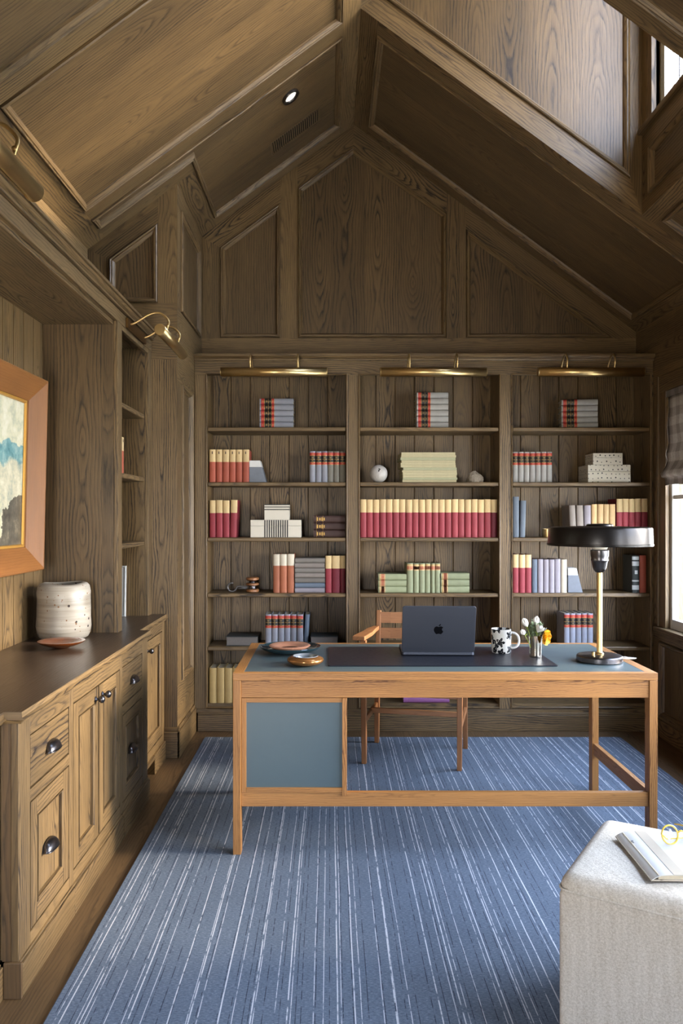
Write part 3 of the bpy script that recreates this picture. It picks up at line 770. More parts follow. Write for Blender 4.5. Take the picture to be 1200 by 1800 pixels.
# ------------------------------------------------------------------ counter and cabinets
XF, XB_, YA, YE = -.905, -.957, 2.315, 3.95      # block face, set-back face, block ends
def counter_outline(o, e):
    return [(XA + .002, YF + .02), (XB_ + o, YF + .02), (XB_ + o, YA - e), (XF + o, YA - e), (XF + o, YE + e), (XB_ + o, YE + e), (XB_ + o, YP - .001), (XA + .002, YP - .001)]
wt = MB((0, 1, 0))
rings = [(.010, .008, .796), (.012, .010, .803), (.022, .012, .808), (.014, .010, .815), (.012, .008, CT)]
rr = [[(x, y, z) for x, y in counter_outline(o, e)] for o, e, z in rings]
for a, b in zip(rr, rr[1:]):
    k = len(a)
    for i in range(k):
        j = (i + 1) % k; wt.poly([a[i], a[j], b[j], b[i]], Vector(a[j]) - Vector(a[i]), 1)
wt.poly(list(reversed(rr[0])), (0, 1, 0), 0)
T_ = rr[-1]
wt.poly(T_, (0, 1, 0), 0)
tag(wt.build('counter_top', [M['top'], M['oak']]), 'long dark oak counter top with a moulded edge over the left-hand cabinets', 'counter')

def cab_body(name, label, y0, y1, xf, end_near=False, end_far=False, plinth=True, foot=False):
    t = thing(name, label, 'cabinet', ((XA + xf) / 2, (y0 + y1) / 2, 0), group='cabinets under the counter')
    b = MB((0, 0, 1))
    b.box(XA + .003, xf - .034, y0 + .002, y1 - .002, .105, .796, 'z')
    b.build('body', M['oak'], t)
    return t
def front_frame(t, xf, y0, y1, holes, zlo=.103, zhi=.796):
    """face frame around openings (y0,y1,z0,z1); openings must span the full width between the same stiles"""
    b = MB((0, 0, 1)); T = .022
    ha = min(h[0] for h in holes); hb = max(h[1] for h in holes)
    b.box(xf - T, xf, y0, ha, zlo, zhi, 'z'); b.box(xf - T, xf, hb, y1, zlo, zhi, 'z')
    zs = sorted({(h[2], h[3]) for h in holes}); z = zlo
    for a, c_ in zs:
        b.box(xf - T, xf, ha, hb, z, a, 'y'); z = c_
    b.box(xf - T, xf, ha, hb, z, zhi, 'y')
    b.build('face_frame', M['oak'], t, bevel=.0015)
def leaf_front(name, t, xf, y0, y1, z0, z1, panelled, g='z', st=.055):
    b = MB((0, 0, 1)); q = .0055
    y0 += q; y1 -= q; z0 += q; z1 -= q; x0 = xf - .020; x1 = xf - .001
    if not panelled:
        b.box(x0, x1, y0, y1, z0, z1, 'y')
        o = b.build(name, M['oak'], t, bevel=.002)
    else:
        b.box(x0, x1, y0, y0 + st, z0, z1, 'z'); b.box(x0, x1, y1 - st, y1, z0, z1, 'z')
        b.box(x0, x1, y0 + st, y1 - st, z0, z0 + st, 'y'); b.box(x0, x1, y0 + st, y1 - st, z1 - st, z1, 'y')
        b.panel([(x1, y0 + st, z0 + st), (x1, y1 - st, z0 + st), (x1, y1 - st, z1 - st), (x1, y0 + st, z1 - st)], (1, 0, 0), [(0, 0), (.0003, -.006), (.003, -.006), (.0033, .003), (.009, -.001), (.0095, -.012), (.014, -.012)], (0, 0, 1))
        o = b.build(name, M['oak'], t)
    return o
def cup_pull(parent, x, y, z):
    b = MB()
    w, h, d = .050, .031, .027
    v = []; n1, n2 = 18, 8
    for i in range(n1 + 1):
        a = math.pi * i / n1
        for k in range(n2 + 1):
            e = (math.pi / 2) * k / n2
            v.append((x + d * math.sin(a) ** .5 * math.cos(e) if 0 < i < n1 else x, y - w * math.cos(a) * (1 - .12 * (k / n2)), z - .012 + h * (math.sin(a) ** .5 if 0 < i < n1 else 0) * math.sin(e)))
    fs = [(i * (n2 + 1) + k, (i + 1) * (n2 + 1) + k, (i + 1) * (n2 + 1) + k + 1, i * (n2 + 1) + k + 1) for i in range(n1) for k in range(n2)]
    b.add(v, fs, None, 0, True)
    b.tube([(x + d * math.sin(math.pi * i / n1) ** .5 if 0 < i < n1 else x, y - w * math.cos(math.pi * i / n1), z - .012) for i in range(n1 + 1)], .0022, 6)
    o = b.build('handle', M['bronze'], parent)
    md = o.modifiers.new('thick', 'SOLIDIFY'); md.thickness = .002
def knob(parent, x, y, z):
    b = MB(); b.lathe([(0, -.001), (.011, -.001), (.011, .003), (.006, .006), (.005, .012), (.010, .016), (.0145, .022), (.0150, .027), (.012, .033), (.006, .0365), (0, .0375)], (x, y, z), 18, axis=(1, 0, 0))
    b.build('knob', M['bronze'], parent)

def plinth(t, xf, y0, y1, d=.013):
    b = MB((0, 1, 0)); b.box(xf - .03, xf + d, y0, y1, 0, .096, 'y'); b.box(xf - .03, xf + d * .5, y0, y1, .096, .104, 'y'); b.build('plinth', M['oak'], t, bevel=.003)

t = cab_body('drawer_cabinet', 'oak drawer cabinet nearest the camera with two cup pulls', YA, 2.79, XF)
e = MB((0, 0, 1)); e.box(XB_ + .004, XF - .0225, YA - .001, YA + .02, .103, .796, 'z'); e.build('end_panel', M['floor'], t)
e = MB((1, 0, 0)); e.box(XB_ + .012, XF + .013, YA - .012, YA - .0005, 0, .104, 'z'); e.build('plinth_end', M['floor'], t, bevel=.002)
front_frame(t, XF, YA - .002, 2.79, [(2.405, 2.765, .142, .535), (2.405, 2.765, .572, .738)])
plinth(t, XF, YA, 2.79)
o = leaf_front('drawer', t, XF, 2.405, 2.765, .572, .738, False); cup_pull(o, XF, 2.585, .655)
o = leaf_front('drawer', t, XF, 2.405, 2.765, .142, .535, True); cup_pull(o, XF - .008, 2.585, .335)
t = cab_body('door_cabinet', 'oak cabinet with two panelled doors and round knobs, between the drawer cabinets', 2.79, 3.45, XF)
front_frame(t, XF, 2.79, 3.45, [(2.81, 3.432, .146, .738)])
plinth(t, XF, 2.79, 3.45)
o = leaf_front('door', t, XF, 2.81, 3.12, .146, .738, True); knob(o, XF - .001, 3.075, .690)
o = leaf_front('door', t, XF, 3.121, 3.432, .146, .738, True); knob(o, XF - .001, 3.165, .690)
t = cab_body('drawer_cabinet', 'oak drawer cabinet farther from the camera, beyond the pair of doors', 3.45, YE, XF)
front_frame(t, XF, 3.45, YE, [(3.472, 3.84, .142, .527), (3.472, 3.84, .566, .738)])
plinth(t, XF, 3.45, YE)
e = MB((0, 0, 1)); e.box(XB_ + .004, XF - .0225, YE - .02, YE, .103, .796, 'z'); e.build('end_panel', M['oak'], t)
o = leaf_front('drawer', t, XF, 3.472, 3.84, .566, .738, False); cup_pull(o, XF, 3.656, .65)
o = leaf_front('drawer', t, XF, 3.472, 3.84, .142, .527, True); cup_pull(o, XF - .008, 3.656, .335)
t = cab_body('end_cabinet', 'narrow set-back oak cabinet with one door, next to the wall pier', YE + .004, YP - .004, XB_)
front_frame(t, XB_, YE + .004, YP - .004, [(4.07, 4.545, .146, .742)])
o = leaf_front('door', t, XB_, 4.07, 4.545, .146, .742, True); knob(o, XB_ - .001, 4.165, .690)
b = MB((0, 1, 0)); b.box(XB_ - .03, XB_ + .013, YE + .014, 4.12, 0, .104, 'y'); b.box(XB_ - .03, XB_ + .013, 4.30, YP - .018, 0, .104, 'y'); b.box(XB_ - .03, XB_ + .013, 4.12, 4.30, .082, .104, 'y')
b.build('plinth', M['oak'], t, bevel=.003)
t = cab_body('desk_cabinet', 'set-back oak cabinet at the near end, almost wholly beyond the left edge', YF + .03, YA - .013, XB_)
front_frame(t, XB_, YF + .03, YA - .004, [(1.65, 2.25, .142, .74)]); plinth(t, XB_, YF + .03, YA - .013)
o = leaf_front('door', t, XB_, 1.65, 2.25, .142, .74, True); knob(o, XB_ - .001, 1.72, .69)
# ------------------------------------------------------------------ rug
RZ = .010
r = MB((0, 1, 0)); r.box(-.787, 1.82, 1.30, 5.0, .0005, RZ, 'y')
tag(r.build('rug', M['rug'], bevel=.004), 'large flat-woven blue rug with thin white and dark stripes on the oak floor', 'rug')

# ------------------------------------------------------------------ desk
DX0, DX1, DY0, DY1, DZ = PX(409, 3.26), PX(1156, 3.26), 3.26, 4.03, .755
dk = thing('desk', 'pine framed writing desk with slate-blue top and panel, standing on the rug', 'desk', ((DX0 + DX1) / 2, (DY0 + DY1) / 2, RZ))
lw, ld = .034, .052
for x in (DX0, DX1 - lw):
    for y in (DY0 + .001, DY1 - ld - .001):
        b = MB((0, 0, 1)); b.box(x + .0005, x + lw - .0005, y, y + ld, RZ, DZ - .0305, 'z'); b.build('leg', M['pine'], dk, bevel=.002)
b = MB((1, 0, 0)); z0, z1 = DZ - .03, DZ; fw = .043
def mit(pts, g): b.hexa([(x, y, z0) for x, y in pts] + [(x, y, z1) for x, y in pts], g)
mit([(DX0, DY0), (DX1, DY0), (DX1 - fw, DY0 + .028), (DX0 + fw, DY0 + .028)], (1, 0, 0))
mit([(DX0, DY1), (DX0 + fw, DY1 - .028), (DX1 - fw, DY1 - .028), (DX1, DY1)], (1, 0, 0))
mit([(DX0, DY0), (DX0 + fw, DY0 + .028), (DX0 + fw, DY1 - .028), (DX0, DY1)], (0, 1, 0))
mit([(DX1, DY0), (DX1, DY1), (DX1 - fw, DY1 - .028), (DX1 - fw, DY0 + .028)], (0, 1, 0))
b.build('top_frame', M['pine'], dk, bevel=.0012)
b = MB(); b.box(DX0 + fw, DX1 - fw, DY0 + .028, DY1 - .028, DZ - .02, DZ - .0006); o = b.build('top_inlay', M['slate'], dk); o['label'] = 'slate blue laminate inlay'
b = MB((1, 0, 0)); b.box(DX0 + lw, DX1 - lw, DY0 + .007, DY0 + .030, DZ - .103, DZ - .0305, 'x'); b.build('apron', M['pine'], dk, bevel=.0015)
b = MB((1, 0, 0)); b.box(DX0 + lw, DX1 - lw, DY1 - .030, DY1 - .007, DZ - .103, DZ - .0305, 'x'); b.build('apron', M['pine'], dk, bevel=.0015)
for x in (DX0 + .006, DX1 - .028):
    b = MB((0, 1, 0)); b.box(x, x + .022, DY0 + ld + .001, DY1 - ld - .001, DZ - .103, DZ - .0305, 'y'); b.build('apron', M['pine'], dk, bevel=.0015)
SZ0, SZ1 = .204, .262
b = MB((1, 0, 0)); b.box(DX0 + lw, DX1 - lw, DY0 + .012, DY0 + .036, SZ0, SZ1, 'x'); b.build('stretcher', M['pine'], dk, bevel=.0015)
for x in (DX0 + .006, DX1 - .028):
    b = MB((0, 1, 0)); b.box(x, x + .022, DY0 + ld + .001, DY1 - ld - .001, SZ0, SZ1, 'y'); b.build('stretcher', M['pine'], dk, bevel=.0015)
# pedestal
px0, px1, pz0, pz1 = DX0 + lw + .001, PX(609.5, DY0), SZ1 + .001, DZ - .104
b = MB((0, 0, 1)); t_ = .019
b.box(px0, px0 + t_, DY0 + .008, DY1 - .06, pz0, pz1, 'z'); b.box(px1 - t_, px1, DY0 + .004, DY1 - .06, pz0 - .012, pz1, 'z')
b.box(px0 + t_, px1 - t_, DY0 + .008, DY1 - .06, pz0, pz0 + t_, 'x'); b.box(px0 + t_, px1 - t_, DY0 + .008, DY1 - .06, pz1 - t_, pz1, 'x')
b.build('pedestal', M['pine'], dk, bevel=.001)
b = MB(); b.box(px0 + t_, px1 - t_, DY0 + .016, DY0 + .028, pz0 + t_, pz1 - t_); o = b.build('pedestal_panel', M['slate'], dk); o['label'] = 'slate blue panel'
for k in range(3):
    za = pz0 + t_ + .004 + k * (pz1 - pz0 - 2 * t_) / 3; zb_ = za + (pz1 - pz0 - 2 * t_) / 3 - .006
    b = MB((1, 0, 0)); b.box(px0 + t_ + .002, px1 - t_ - .002, DY0 + .05, DY1 - .064, za, zb_, 'x'); b.build('drawer', M['pine'], dk)

# ------------------------------------------------------------------ things on the desk
def rrect(x0, x1, y0, y1, r, n=6):
    out = []
    for cx, cy, a0 in ((x1 - r, y1 - r, 0), (x0 + r, y1 - r, 90), (x0 + r, y0 + r, 180), (x1 - r, y0 + r, 270)):
        for i in range(n + 1):
            a = math.radians(a0 + 90 * i / n); out.append((cx + r * math.cos(a), cy + r * math.sin(a)))
    return out
b = MB(); b.prism([(x, y, DZ) for x, y in rrect(-.008, .975, 3.40, 3.89, .008)], (0, 0, .004))
tag(b.build('desk_pad', M['leather'], bevel=.001), 'black leather desk pad under the laptop, mug and flowers', 'desk pad')
PADZ = DZ + .0045
# laptop: lid faces the lens
LX0, LX1, LYB = PX(706, 3.645), PX(833, 3.645), 3.645
lc = (LX0 + LX1) / 2; lw_ = LX1 - LX0
lp = thing('laptop', 'open dark grey laptop on the desk pad, lid towards the camera', 'laptop', (lc, LYB, PADZ), math.radians(-2.0))
b = MB(); b.prism([(x, y, .002) for x, y in rrect(-lw_ / 2, lw_ / 2, -.004, .228, .012)], (0, 0, .013)); b.build('base', M['alu'], lp, local=True, bevel=.002)
b = MB()
for ix in range(14):
    for iy in range(5):
        x = -.135 + ix * .0194; y = .045 + iy * .019; b.box(x, x + .016, y, y + .0155, .0152, .0162)
b.build('keyboard', M['black'], lp, local=True)
b = MB(); 
for x in (-.13, .13):
    for y in (.02, .20): b.lathe([(0, 0), (.006, 0), (.006, .0022), (0, .0022)], (x, y, 0), 12)
b.build('feet', M['black'], lp, local=True)
th = math.radians(16)
lid = bpy.data.objects.new('lid', None)
LM = Matrix.Translation((0, .002, .014)) @ Matrix.Rotation(th, 4, 'X')
def lidpts(pts): return [LM @ Vector(p) for p in pts]
hL = .228
b = MB(); b.prism(lidpts([(x, -.0035, z) for x, z in rrect(-lw_ / 2, lw_ / 2, 0, hL, .012)]), LM.to_3x3() @ Vector((0, .006, 0)))
lo = b.build('lid', M['alu'], lp, local=True, bevel=.0016)
bpy.data.objects.remove(lid)
b = MB(); b.prism(lidpts([(x, .0026, z) for x, z in rrect(-lw_ / 2 + .005, lw_ / 2 - .005, .008, hL - .005, .008)]), LM.to_3x3() @ Vector((0, .0003, 0))); b.build('screen', M['screen'], lo, local=True)
body = [(0, .72), (.08, .76), (.18, .79), (.28, .78), (.38, .73), (.44, .67), (.37, .61), (.33, .54), (.32, .46), (.34, .38), (.39, .31), (.46, .26), (.42, .17), (.34, .06), (.25, -.02), (.17, -.03), (.08, 0), (0, .02), (-.08, 0), (-.17, -.03), (-.25, -.02), (-.35, .08), (-.44, .24), (-.48, .40), (-.46, .56), (-.40, .68), (-.30, .77), (-.18, .79), (-.08, .76)]
leaf_ = [(0, .83), (.02, .93), (.10, 1.02), (.2, 1.05), (.19, .95), (.12, .86), (.04, .82)]
b = MB(); sc = .046
for poly in (body, leaf_):
    b.prism(lidpts([(x * sc, -.0038, hL * .50 + (y - .45) * sc) for x, y in poly]), LM.to_3x3() @ Vector((0, .0006, 0)))
o = b.build('emblem', M['logo'], lo, local=True); o['label'] = 'glossy black bitten fruit emblem'

# mug
mx, my = PX(881, 3.72), 3.725
mg = thing('mug', 'white mug with black painted flowers on the desk pad', 'mug', (mx, my, PADZ))
b = MB(); R0 = .0475
b.lathe([(0, .001), (.038, .001), (.041, 0), (.044, .003), (.0455, .03), (R0 - .0005, .108), (R0, .110), (R0 - .002, .111), (R0 - .004, .108), (.042, .03), (.038, .007), (0, .006)], (0, 0, 0), 40)
b.build('body', M['mug'], mg, local=True, autosmooth=50)
b = MB(); hp = []
for i in range(15):
    a = math.radians(100 - 200 * i / 14); hp.append((R0 - .006 + .036 * max(0, math.cos(a)) ** .8 + .004, 0, .058 + .036 * math.sin(a)))
ang = math.radians(-12)
hp = [(x * math.cos(ang), x * math.sin(ang), z) for x, y, z in hp]
b.tube(hp, .0055, 10); b.build('handle', M['white'], mg, local=True)

# flower tumbler and flowers
fx, fy = PX(941, 3.60), 3.602
vs = MB(); vs.lathe([(0, .002), (.024, .002), (.026, 0), (.0275, .004), (.0265, .012), (.0285, .06), (.031, .098), (.0295, .0985), (.027, .06), (.0245, .012), (0, .010)], (fx, fy, PADZ), 28)
tag(vs.build('tumbler', M['silver'], autosmooth=50), 'small silvery glass tumbler holding flowers on the desk pad', 'vase')
def petalcup(b, c, ax, r, h, n, open_, m=0):
    ax = Vector(ax).normalized(); q = Vector((0, 0, 1)).rotation_difference(ax); c = Vector(c)
    for k in range(n):
        a = 2 * math.pi * k / n; 
        v = []; nu, nv = 5, 6
        for j in range(nv + 1):
            t = j / nv; rad = r * math.sin(min(1, t * 1.25) * math.pi * .5) * (1 + open_ * t * t) * (1 - (.88 if open_ < .2 else .12) * t ** 4)
            wd = (math.pi / n) * 1.25 * math.sin(math.pi * (.12 + .84 * t)) ** .7
            for i in range(nu + 1):
                u = (i / nu - .5) * 2
                v.append(c + q @ Vector((rad * math.cos(a + u * wd), rad * math.sin(a + u * wd), h * t - .15 * h * u * u * t)))
        b.add(v, [(j * (nu + 1) + i, j * (nu + 1) + i + 1, (j + 1) * (nu + 1) + i + 1, (j + 1) * (nu + 1) + i) for j in range(nv) for i in range(nu)], None, m, True)
vz = PADZ + .095
def stem_pts(p0, p1): 
    p0 = Vector(p0); p1 = Vector(p1); mid = (p0 + p1) / 2 + Vector((0, 0, .008)); return [p0, mid, p1]
heads = [((PX(927, 3.58), 3.58, PZ(1103, 3.58)), (-.55, -.2, 1), .018, .050, 'white bud leaning left, topmost of the white flowers in the tumbler'),
         ((PX(940.5, 3.60), 3.60, PZ(1103, 3.60)), (.1, -.1, 1), .018, .054, 'upright white bud at the top middle of the tumbler bouquet'),
         ((PX(943.5, 3.57), 3.57, PZ(1112, 3.57)), (.45, -.2, .8), .018, .042, 'open white bloom between the upright bud and the orange flower'),
         ((PX(922, 3.57), 3.57, PZ(1116, 3.57)), (-.5, -.4, .6), .015, .036, 'small white bud low on the left of the tumbler bouquet')]
for k, (c_, ax, r_, h_, lab) in enumerate(heads):
    t = thing('white_flower', lab, 'flower', (fx, fy, PADZ + .012), group='white flowers in the tumbler')
    b = MB(); petalcup(b, c_, ax, r_, h_, 5, .05 if k != 2 else .6); petalcup(b, c_, ax, r_ * .7, h_ * .95, 3, .0)
    b.build('petals', M['petal'], t)
    b = MB(); b.tube(stem_pts((fx + (c_[0] - fx) * .2, fy + (c_[1] - fy) * .1, PADZ + .013), Vector(c_) + Vector(ax).normalized() * .002), .0014, 6); b.build('stem', M['leafb'], t)
    b = MB()
    for a in range(3):
        d = Vector((math.cos(a * 2.1 + k), math.sin(a * 2.1 + k) * .6 - .3, .7)); p = Vector(c_) - Vector((0, 0, .006))
        s_ = d.cross(Vector((0, 0, 1))).normalized() * .004
        b.add([p, p + d * .009 + s_, p + d * .022, p + d * .009 - s_], [(0, 1, 2, 3)], None, 0, True)
    b.build('leaf', M['leafb'], t)
# orange flower seen from the side, facing right
oc = (PX(956, 3.57), 3.572, PZ(1120, 3.57))
t = thing('orange_flower', 'orange-yellow many-petalled flower leaning right out of the tumbler', 'flower', (fx, fy, PADZ + .012))
b = MB(); ax = (.66, -.74, -.05)
for r_, h_, op, n in ((.030, .012, .35, 8), (.027, .015, .3, 8), (.022, .017, .28, 7), (.016, .018, .25, 6), (.010, .018, .22, 5)): petalcup(b, Vector(oc) + Vector((.004, -.002, 0)), ax, r_, h_, n, op if op > .2 else .25 * op / .2 * .9 + .0)
b.build('petals', M['petalo'], t)
b = MB(); b.tube([(fx + .008, fy, PADZ + .013), (fx + .018, fy - .006, PADZ + .092), (oc[0] - .006, oc[1], oc[2] - .004), oc], .0018, 6); b.build('stem', M['leaf'], t)
# sprigs
sp = [(-.040, -.012, .150, 'grey-green sprig at the left rim of the tumbler'), (-.018, -.028, .155, 'grey-green sprig in front of the low white bud'), (.004, -.030, .148, 'grey-green sprig at the front middle of the tumbler'),
      (.020, -.020, .152, 'grey-green sprig beside the orange flower'), (-.006, .012, .160, 'grey-green sprig behind the upright white bud'), (-.052, -.004, .112, 'grey-green sprig drooping over the left rim of the tumbler')]
for k, (dx, dy, hh, lab) in enumerate(sp):
    t = thing('herb_sprig', lab, 'sprig', (fx, fy, PADZ + .012), group='grey-green sprigs in the tumbler')
    rnd = random.Random(k)
    p = [Vector((fx + dx * .15, fy + dy * .15, PADZ + .013)), Vector((fx + dx * .55, fy + dy * .55, PADZ + .097)), Vector((fx + dx, fy + dy, PADZ + hh))]
    b = MB(); b.tube(p, .001, 5); b.build('stem', M['leaf'], t)
    b = MB()
    for i in range(95):
        s_ = rnd.random() ** .8; q = p[1].lerp(p[2], s_) + Vector((rnd.uniform(-.006, .006), rnd.uniform(-.006, .006), 0))
        d = Vector((rnd.uniform(-1, 1), rnd.uniform(-1, 1), rnd.uniform(-.2, 1))).normalized(); l = rnd.uniform(.010, .021)
        w_ = d.orthogonal().normalized() * l * .28; up = d.cross(w_).normalized() * l * .12
        b.add([q, q + d * l * .5 + w_ + up, q + d * l, q + d * l * .5 - w_ + up], [(0, 1, 2, 3)], None, 0, True)
    b.build('leaf', M['leaf'], t)

# bowls
bx_, by_ = PX(510, 3.74), 3.745
b = MB(); pr = [(0, .006), (.055, .006), (.10, .012), (.128, .022), (.142, .034), (.1435, .036), (.142, .0375), (.130, .027), (.10, .018), (.05, .012), (0, .011)]
b.lathe(pr, (bx_, by_, DZ - .005), 48, sq=.94)
for f in range(len(b.f)):
    ring = f // 48
    pass
tag(b.build('plate', M['tealglz'], autosmooth=60), 'wide dark teal glazed plate holding a copper bowl on the desk', 'plate')
b = MB(); b.lathe([(0, 0), (.045, 0), (.07, .010), (.095, .028), (.097, .031), (.090, .035), (.066, .024), (.046, .018)], (PX(509, 3.72), 3.722, DZ + .0075), 40, m=0); b.lathe([(.046, .018), (.034, .008), (0, .006)], (PX(509, 3.72), 3.722, DZ + .0075), 40, m=1)
tag(b.build('bowl', [M['copper'], M['copperd']], autosmooth=60), 'pinkish copper shallow bowl with a dark centre, resting on the teal plate', 'bowl')
b = MB(); cz = (PX(536.5, 3.43), 3.437, DZ)
b.lathe([(0, .001), (.040, 0), (.062, .006), (.077, .016), (.0795, .023), (.076, .030), (.062, .037), (.056, .039)], cz, 44, m=0); b.lathe([(.056, .039), (.053, .041), (.050, .039), (.046, .024), (0, .016)], cz, 44, m=1)
tag(b.build('bowl', [M['goldglz'], M['greyglz']], autosmooth=60), 'small bulging bronze-lustre bowl at the front left of the desk', 'bowl')

# desk lamp
lx, ly = PX(1054, 3.52), 3.525
la = thing('desk_lamp', 'desk lamp with flat black drum shade on a brass stem', 'lamp', (lx, ly, DZ))
b = MB(); b.lathe([(0, 0), (.096, 0), (.0985, .004), (.0985, .022), (.095, .027), (.090, .029), (.02, .031), (0, .031)], (0, 0, 0), 48); b.build('base', M['bronze'], la, local=True, autosmooth=30)
b = MB(); b.lathe([(.0125, .030), (.018, .031), (.0185, .036), (.0125, .040), (.0120, .042), (.0120, .395), (.0, .395)], (0, 0, 0), 24); b.build('stem', M['brass'], la, local=True, autosmooth=35)
b = MB(); b.lathe([(0, .029), (.007, .030), (.0075, .044), (.006, .046), (0, .046)], (-.038, -.03, 0), 16); b.build('switch', M['brass'], la, local=True, autosmooth=35)
b = MB(); b.lathe([(.012, .392), (.022, .398), (.030, .415), (.034, .440), (.038, .446), (.036, .458), (.039, .466), (.040, .490), (.036, .494), (.012, .496)], (0, 0, 0), 28); b.build('socket', M['bronze'], la, local=True, autosmooth=35)
b = MB(); b.lathe([(.030, .494), (.034, .500), (.040, .512), (.046, .530), (.044, .560), (.0, .568)], (0, 0, 0), 24); o = b.build('bulb', M['lampin'], la, local=True); o['label'] = 'white glass bulb under the shade'
sh0, sh1 = PZ(959.5, 3.30) - DZ, PZ(929, 3.30) - DZ
sh0, sh1 = .512, .594
b = MB(); RS = .224
b.lathe([(RS - .001, sh0), (RS, sh0 + .003), (RS, sh0 + .008), (RS - .0025, sh0 + .010), (RS - .004, sh1 - .010), (RS - .007, sh1 - .003), (RS - .014, sh1), (.058, sh1 + .004), (.056, sh1 + .010), (.050, sh1 + .013), (.012, sh1 + .015), (0, sh1 + .015)], (0, 0, 0), 64, m=0)
b.lathe([(RS - .001, sh0), (RS - .004, sh0 + .002), (RS - .007, sh1 - .010), (RS - .016, sh1 - .004), (0, sh1 - .002)], (0, 0, 0), 64, m=1)
b.build('lamp_shade', [M['lampblk'], M['lampin']], la, local=True, autosmooth=35)
b = MB()
pts = [(.097, .02, .012), (.13, .03, .006), (.18, .05, .004), (DX1 - lx - .02, .075, .004), (DX1 - lx + .004, .085, .001), (DX1 - lx + .0045, .09, -.02), (DX1 - lx + .0045, .10, -.032), (DX1 - lx - .03, .11, -.036), (DX1 - lx - .10, .2, -.036), (DX1 - lx - .12, .4, -.036)]
sm = []
for i in range(len(pts) - 1):
    for k in range(4):
        t_ = k / 4; p = [Vector(pts[max(0, min(len(pts) - 1, i + j))]) for j in (-1, 0, 1, 2)]
        sm.append(.5 * ((2 * p[1]) + (p[2] - p[0]) * t_ + (2 * p[0] - 5 * p[1] + 4 * p[2] - p[3]) * t_ ** 2 + (3 * p[1] - p[0] - 3 * p[2] + p[3]) * t_ ** 3))
sm.append(Vector(pts[-1]))
b.tube(sm, .0028, 8); b.build('cord', M['cord'], la, local=True)

# ------------------------------------------------------------------ desk chair
ch = thing('desk_chair', 'wooden armchair with slatted back behind the desk, on the rug', 'chair', (.4975, 4.61, RZ), math.radians(-13.5))
def part(name, fn, mat='teak', bevel=.003):
    b = MB((0, 0, 1)); fn(b); return b.build(name, M[mat], ch, local=True, bevel=bevel)
hx, hy = .268, .212
for sx in (-1, 1):
    part('leg', lambda b: b.bar((sx * (hx - .004), -hy, 0), (sx * hx, -hy, .69), .026, .030, w1=.032, t1=.034))
    part('leg', lambda b: (b.bar((sx * hx, hy, 0), (sx * (hx - .004), hy - .01, .44), .027, .030, w1=.030, t1=.036), b.bar((sx * (hx - .004), hy - .01, .44), (sx * (hx - .006), hy + .045, .805), .030, .036, w1=.026, t1=.028)))
    part('stretcher', lambda b: b.bar((sx * hx, -hy + .015, .235), (sx * hx, hy - .015, .235), .018, .032))
    part('seat_rail', lambda b: b.bar((sx * hx, -hy + .015, .415), (sx * hx, hy - .02, .405), .024, .055))
    def arm(b):
        P = [(-.245, .034), (-.20, .036), (-.05, .032), (.10, .026), (.205, .016)]
        for (ya, wa), (yb, wb) in zip(P, P[1:]):
            xa = sx * (hx + (.022 if ya < -.1 else .010)); xb = sx * (hx + (.022 if yb < -.1 else .010)) if yb < .2 else sx * hx
            za = .704 - .0 * ya; zb_ = .704
            b.hexa([(xa - wa, ya, za - .012), (xa + wa, ya, za - .012), (xb + wb, yb, zb_ - .012), (xb - wb, yb, zb_ - .012), (xa - wa, ya, za + .012), (xa + wa, ya, za + .012), (xb + wb, yb, zb_ + .012), (xb - wb, yb, zb_ + .012)], (0, 1, 0))
    part('armrest', arm)
part('stretcher', lambda b: b.bar((-hx, 0.02, .245), (hx, 0.02, .245), .018, .030, side=(0, 1, 0)))
part('seat_rail', lambda b: b.bar((-hx, -hy, .415), (hx, -hy, .415), .024, .055, side=(0, 1, 0)))
part('seat_rail', lambda b: b.bar((-hx, hy - .01, .405), (hx, hy - .01, .405), .024, .055, side=(0, 1, 0)))
for z, h in ((.762, .066), (.668, .064)):
    def slat(b):
        n = 8; yb = hy + .045 * (z - .44) / .365 - .005
        for i in range(n):
            a0 = -1 + 2 * i / n; a1 = -1 + 2 * (i + 1) / n
            y0 = yb + .022 * (1 - a0 * a0); y1 = yb + .022 * (1 - a1 * a1); x0 = a0 * (hx - .016); x1 = a1 * (hx - .016)
            b.hexa([(x0, y0 - .007, z - h / 2), (x1, y1 - .007, z - h / 2), (x1, y1 + .007, z - h / 2), (x0, y0 + .007, z - h / 2), (x0, y0 - .007, z + h / 2), (x1, y1 - .007, z + h / 2), (x1, y1 + .007, z + h / 2), (x0, y0 + .007, z + h / 2)], (1, 0, 0))
    part('back_slat', slat, bevel=0)
def seat(b):
    b.prism([(x, y, .425) for x, y in rrect(-hx + .012, hx - .012, -hy + .012, hy - .02, .02)], (0, 0, .03))
part('seat', seat, 'taupe', .008)

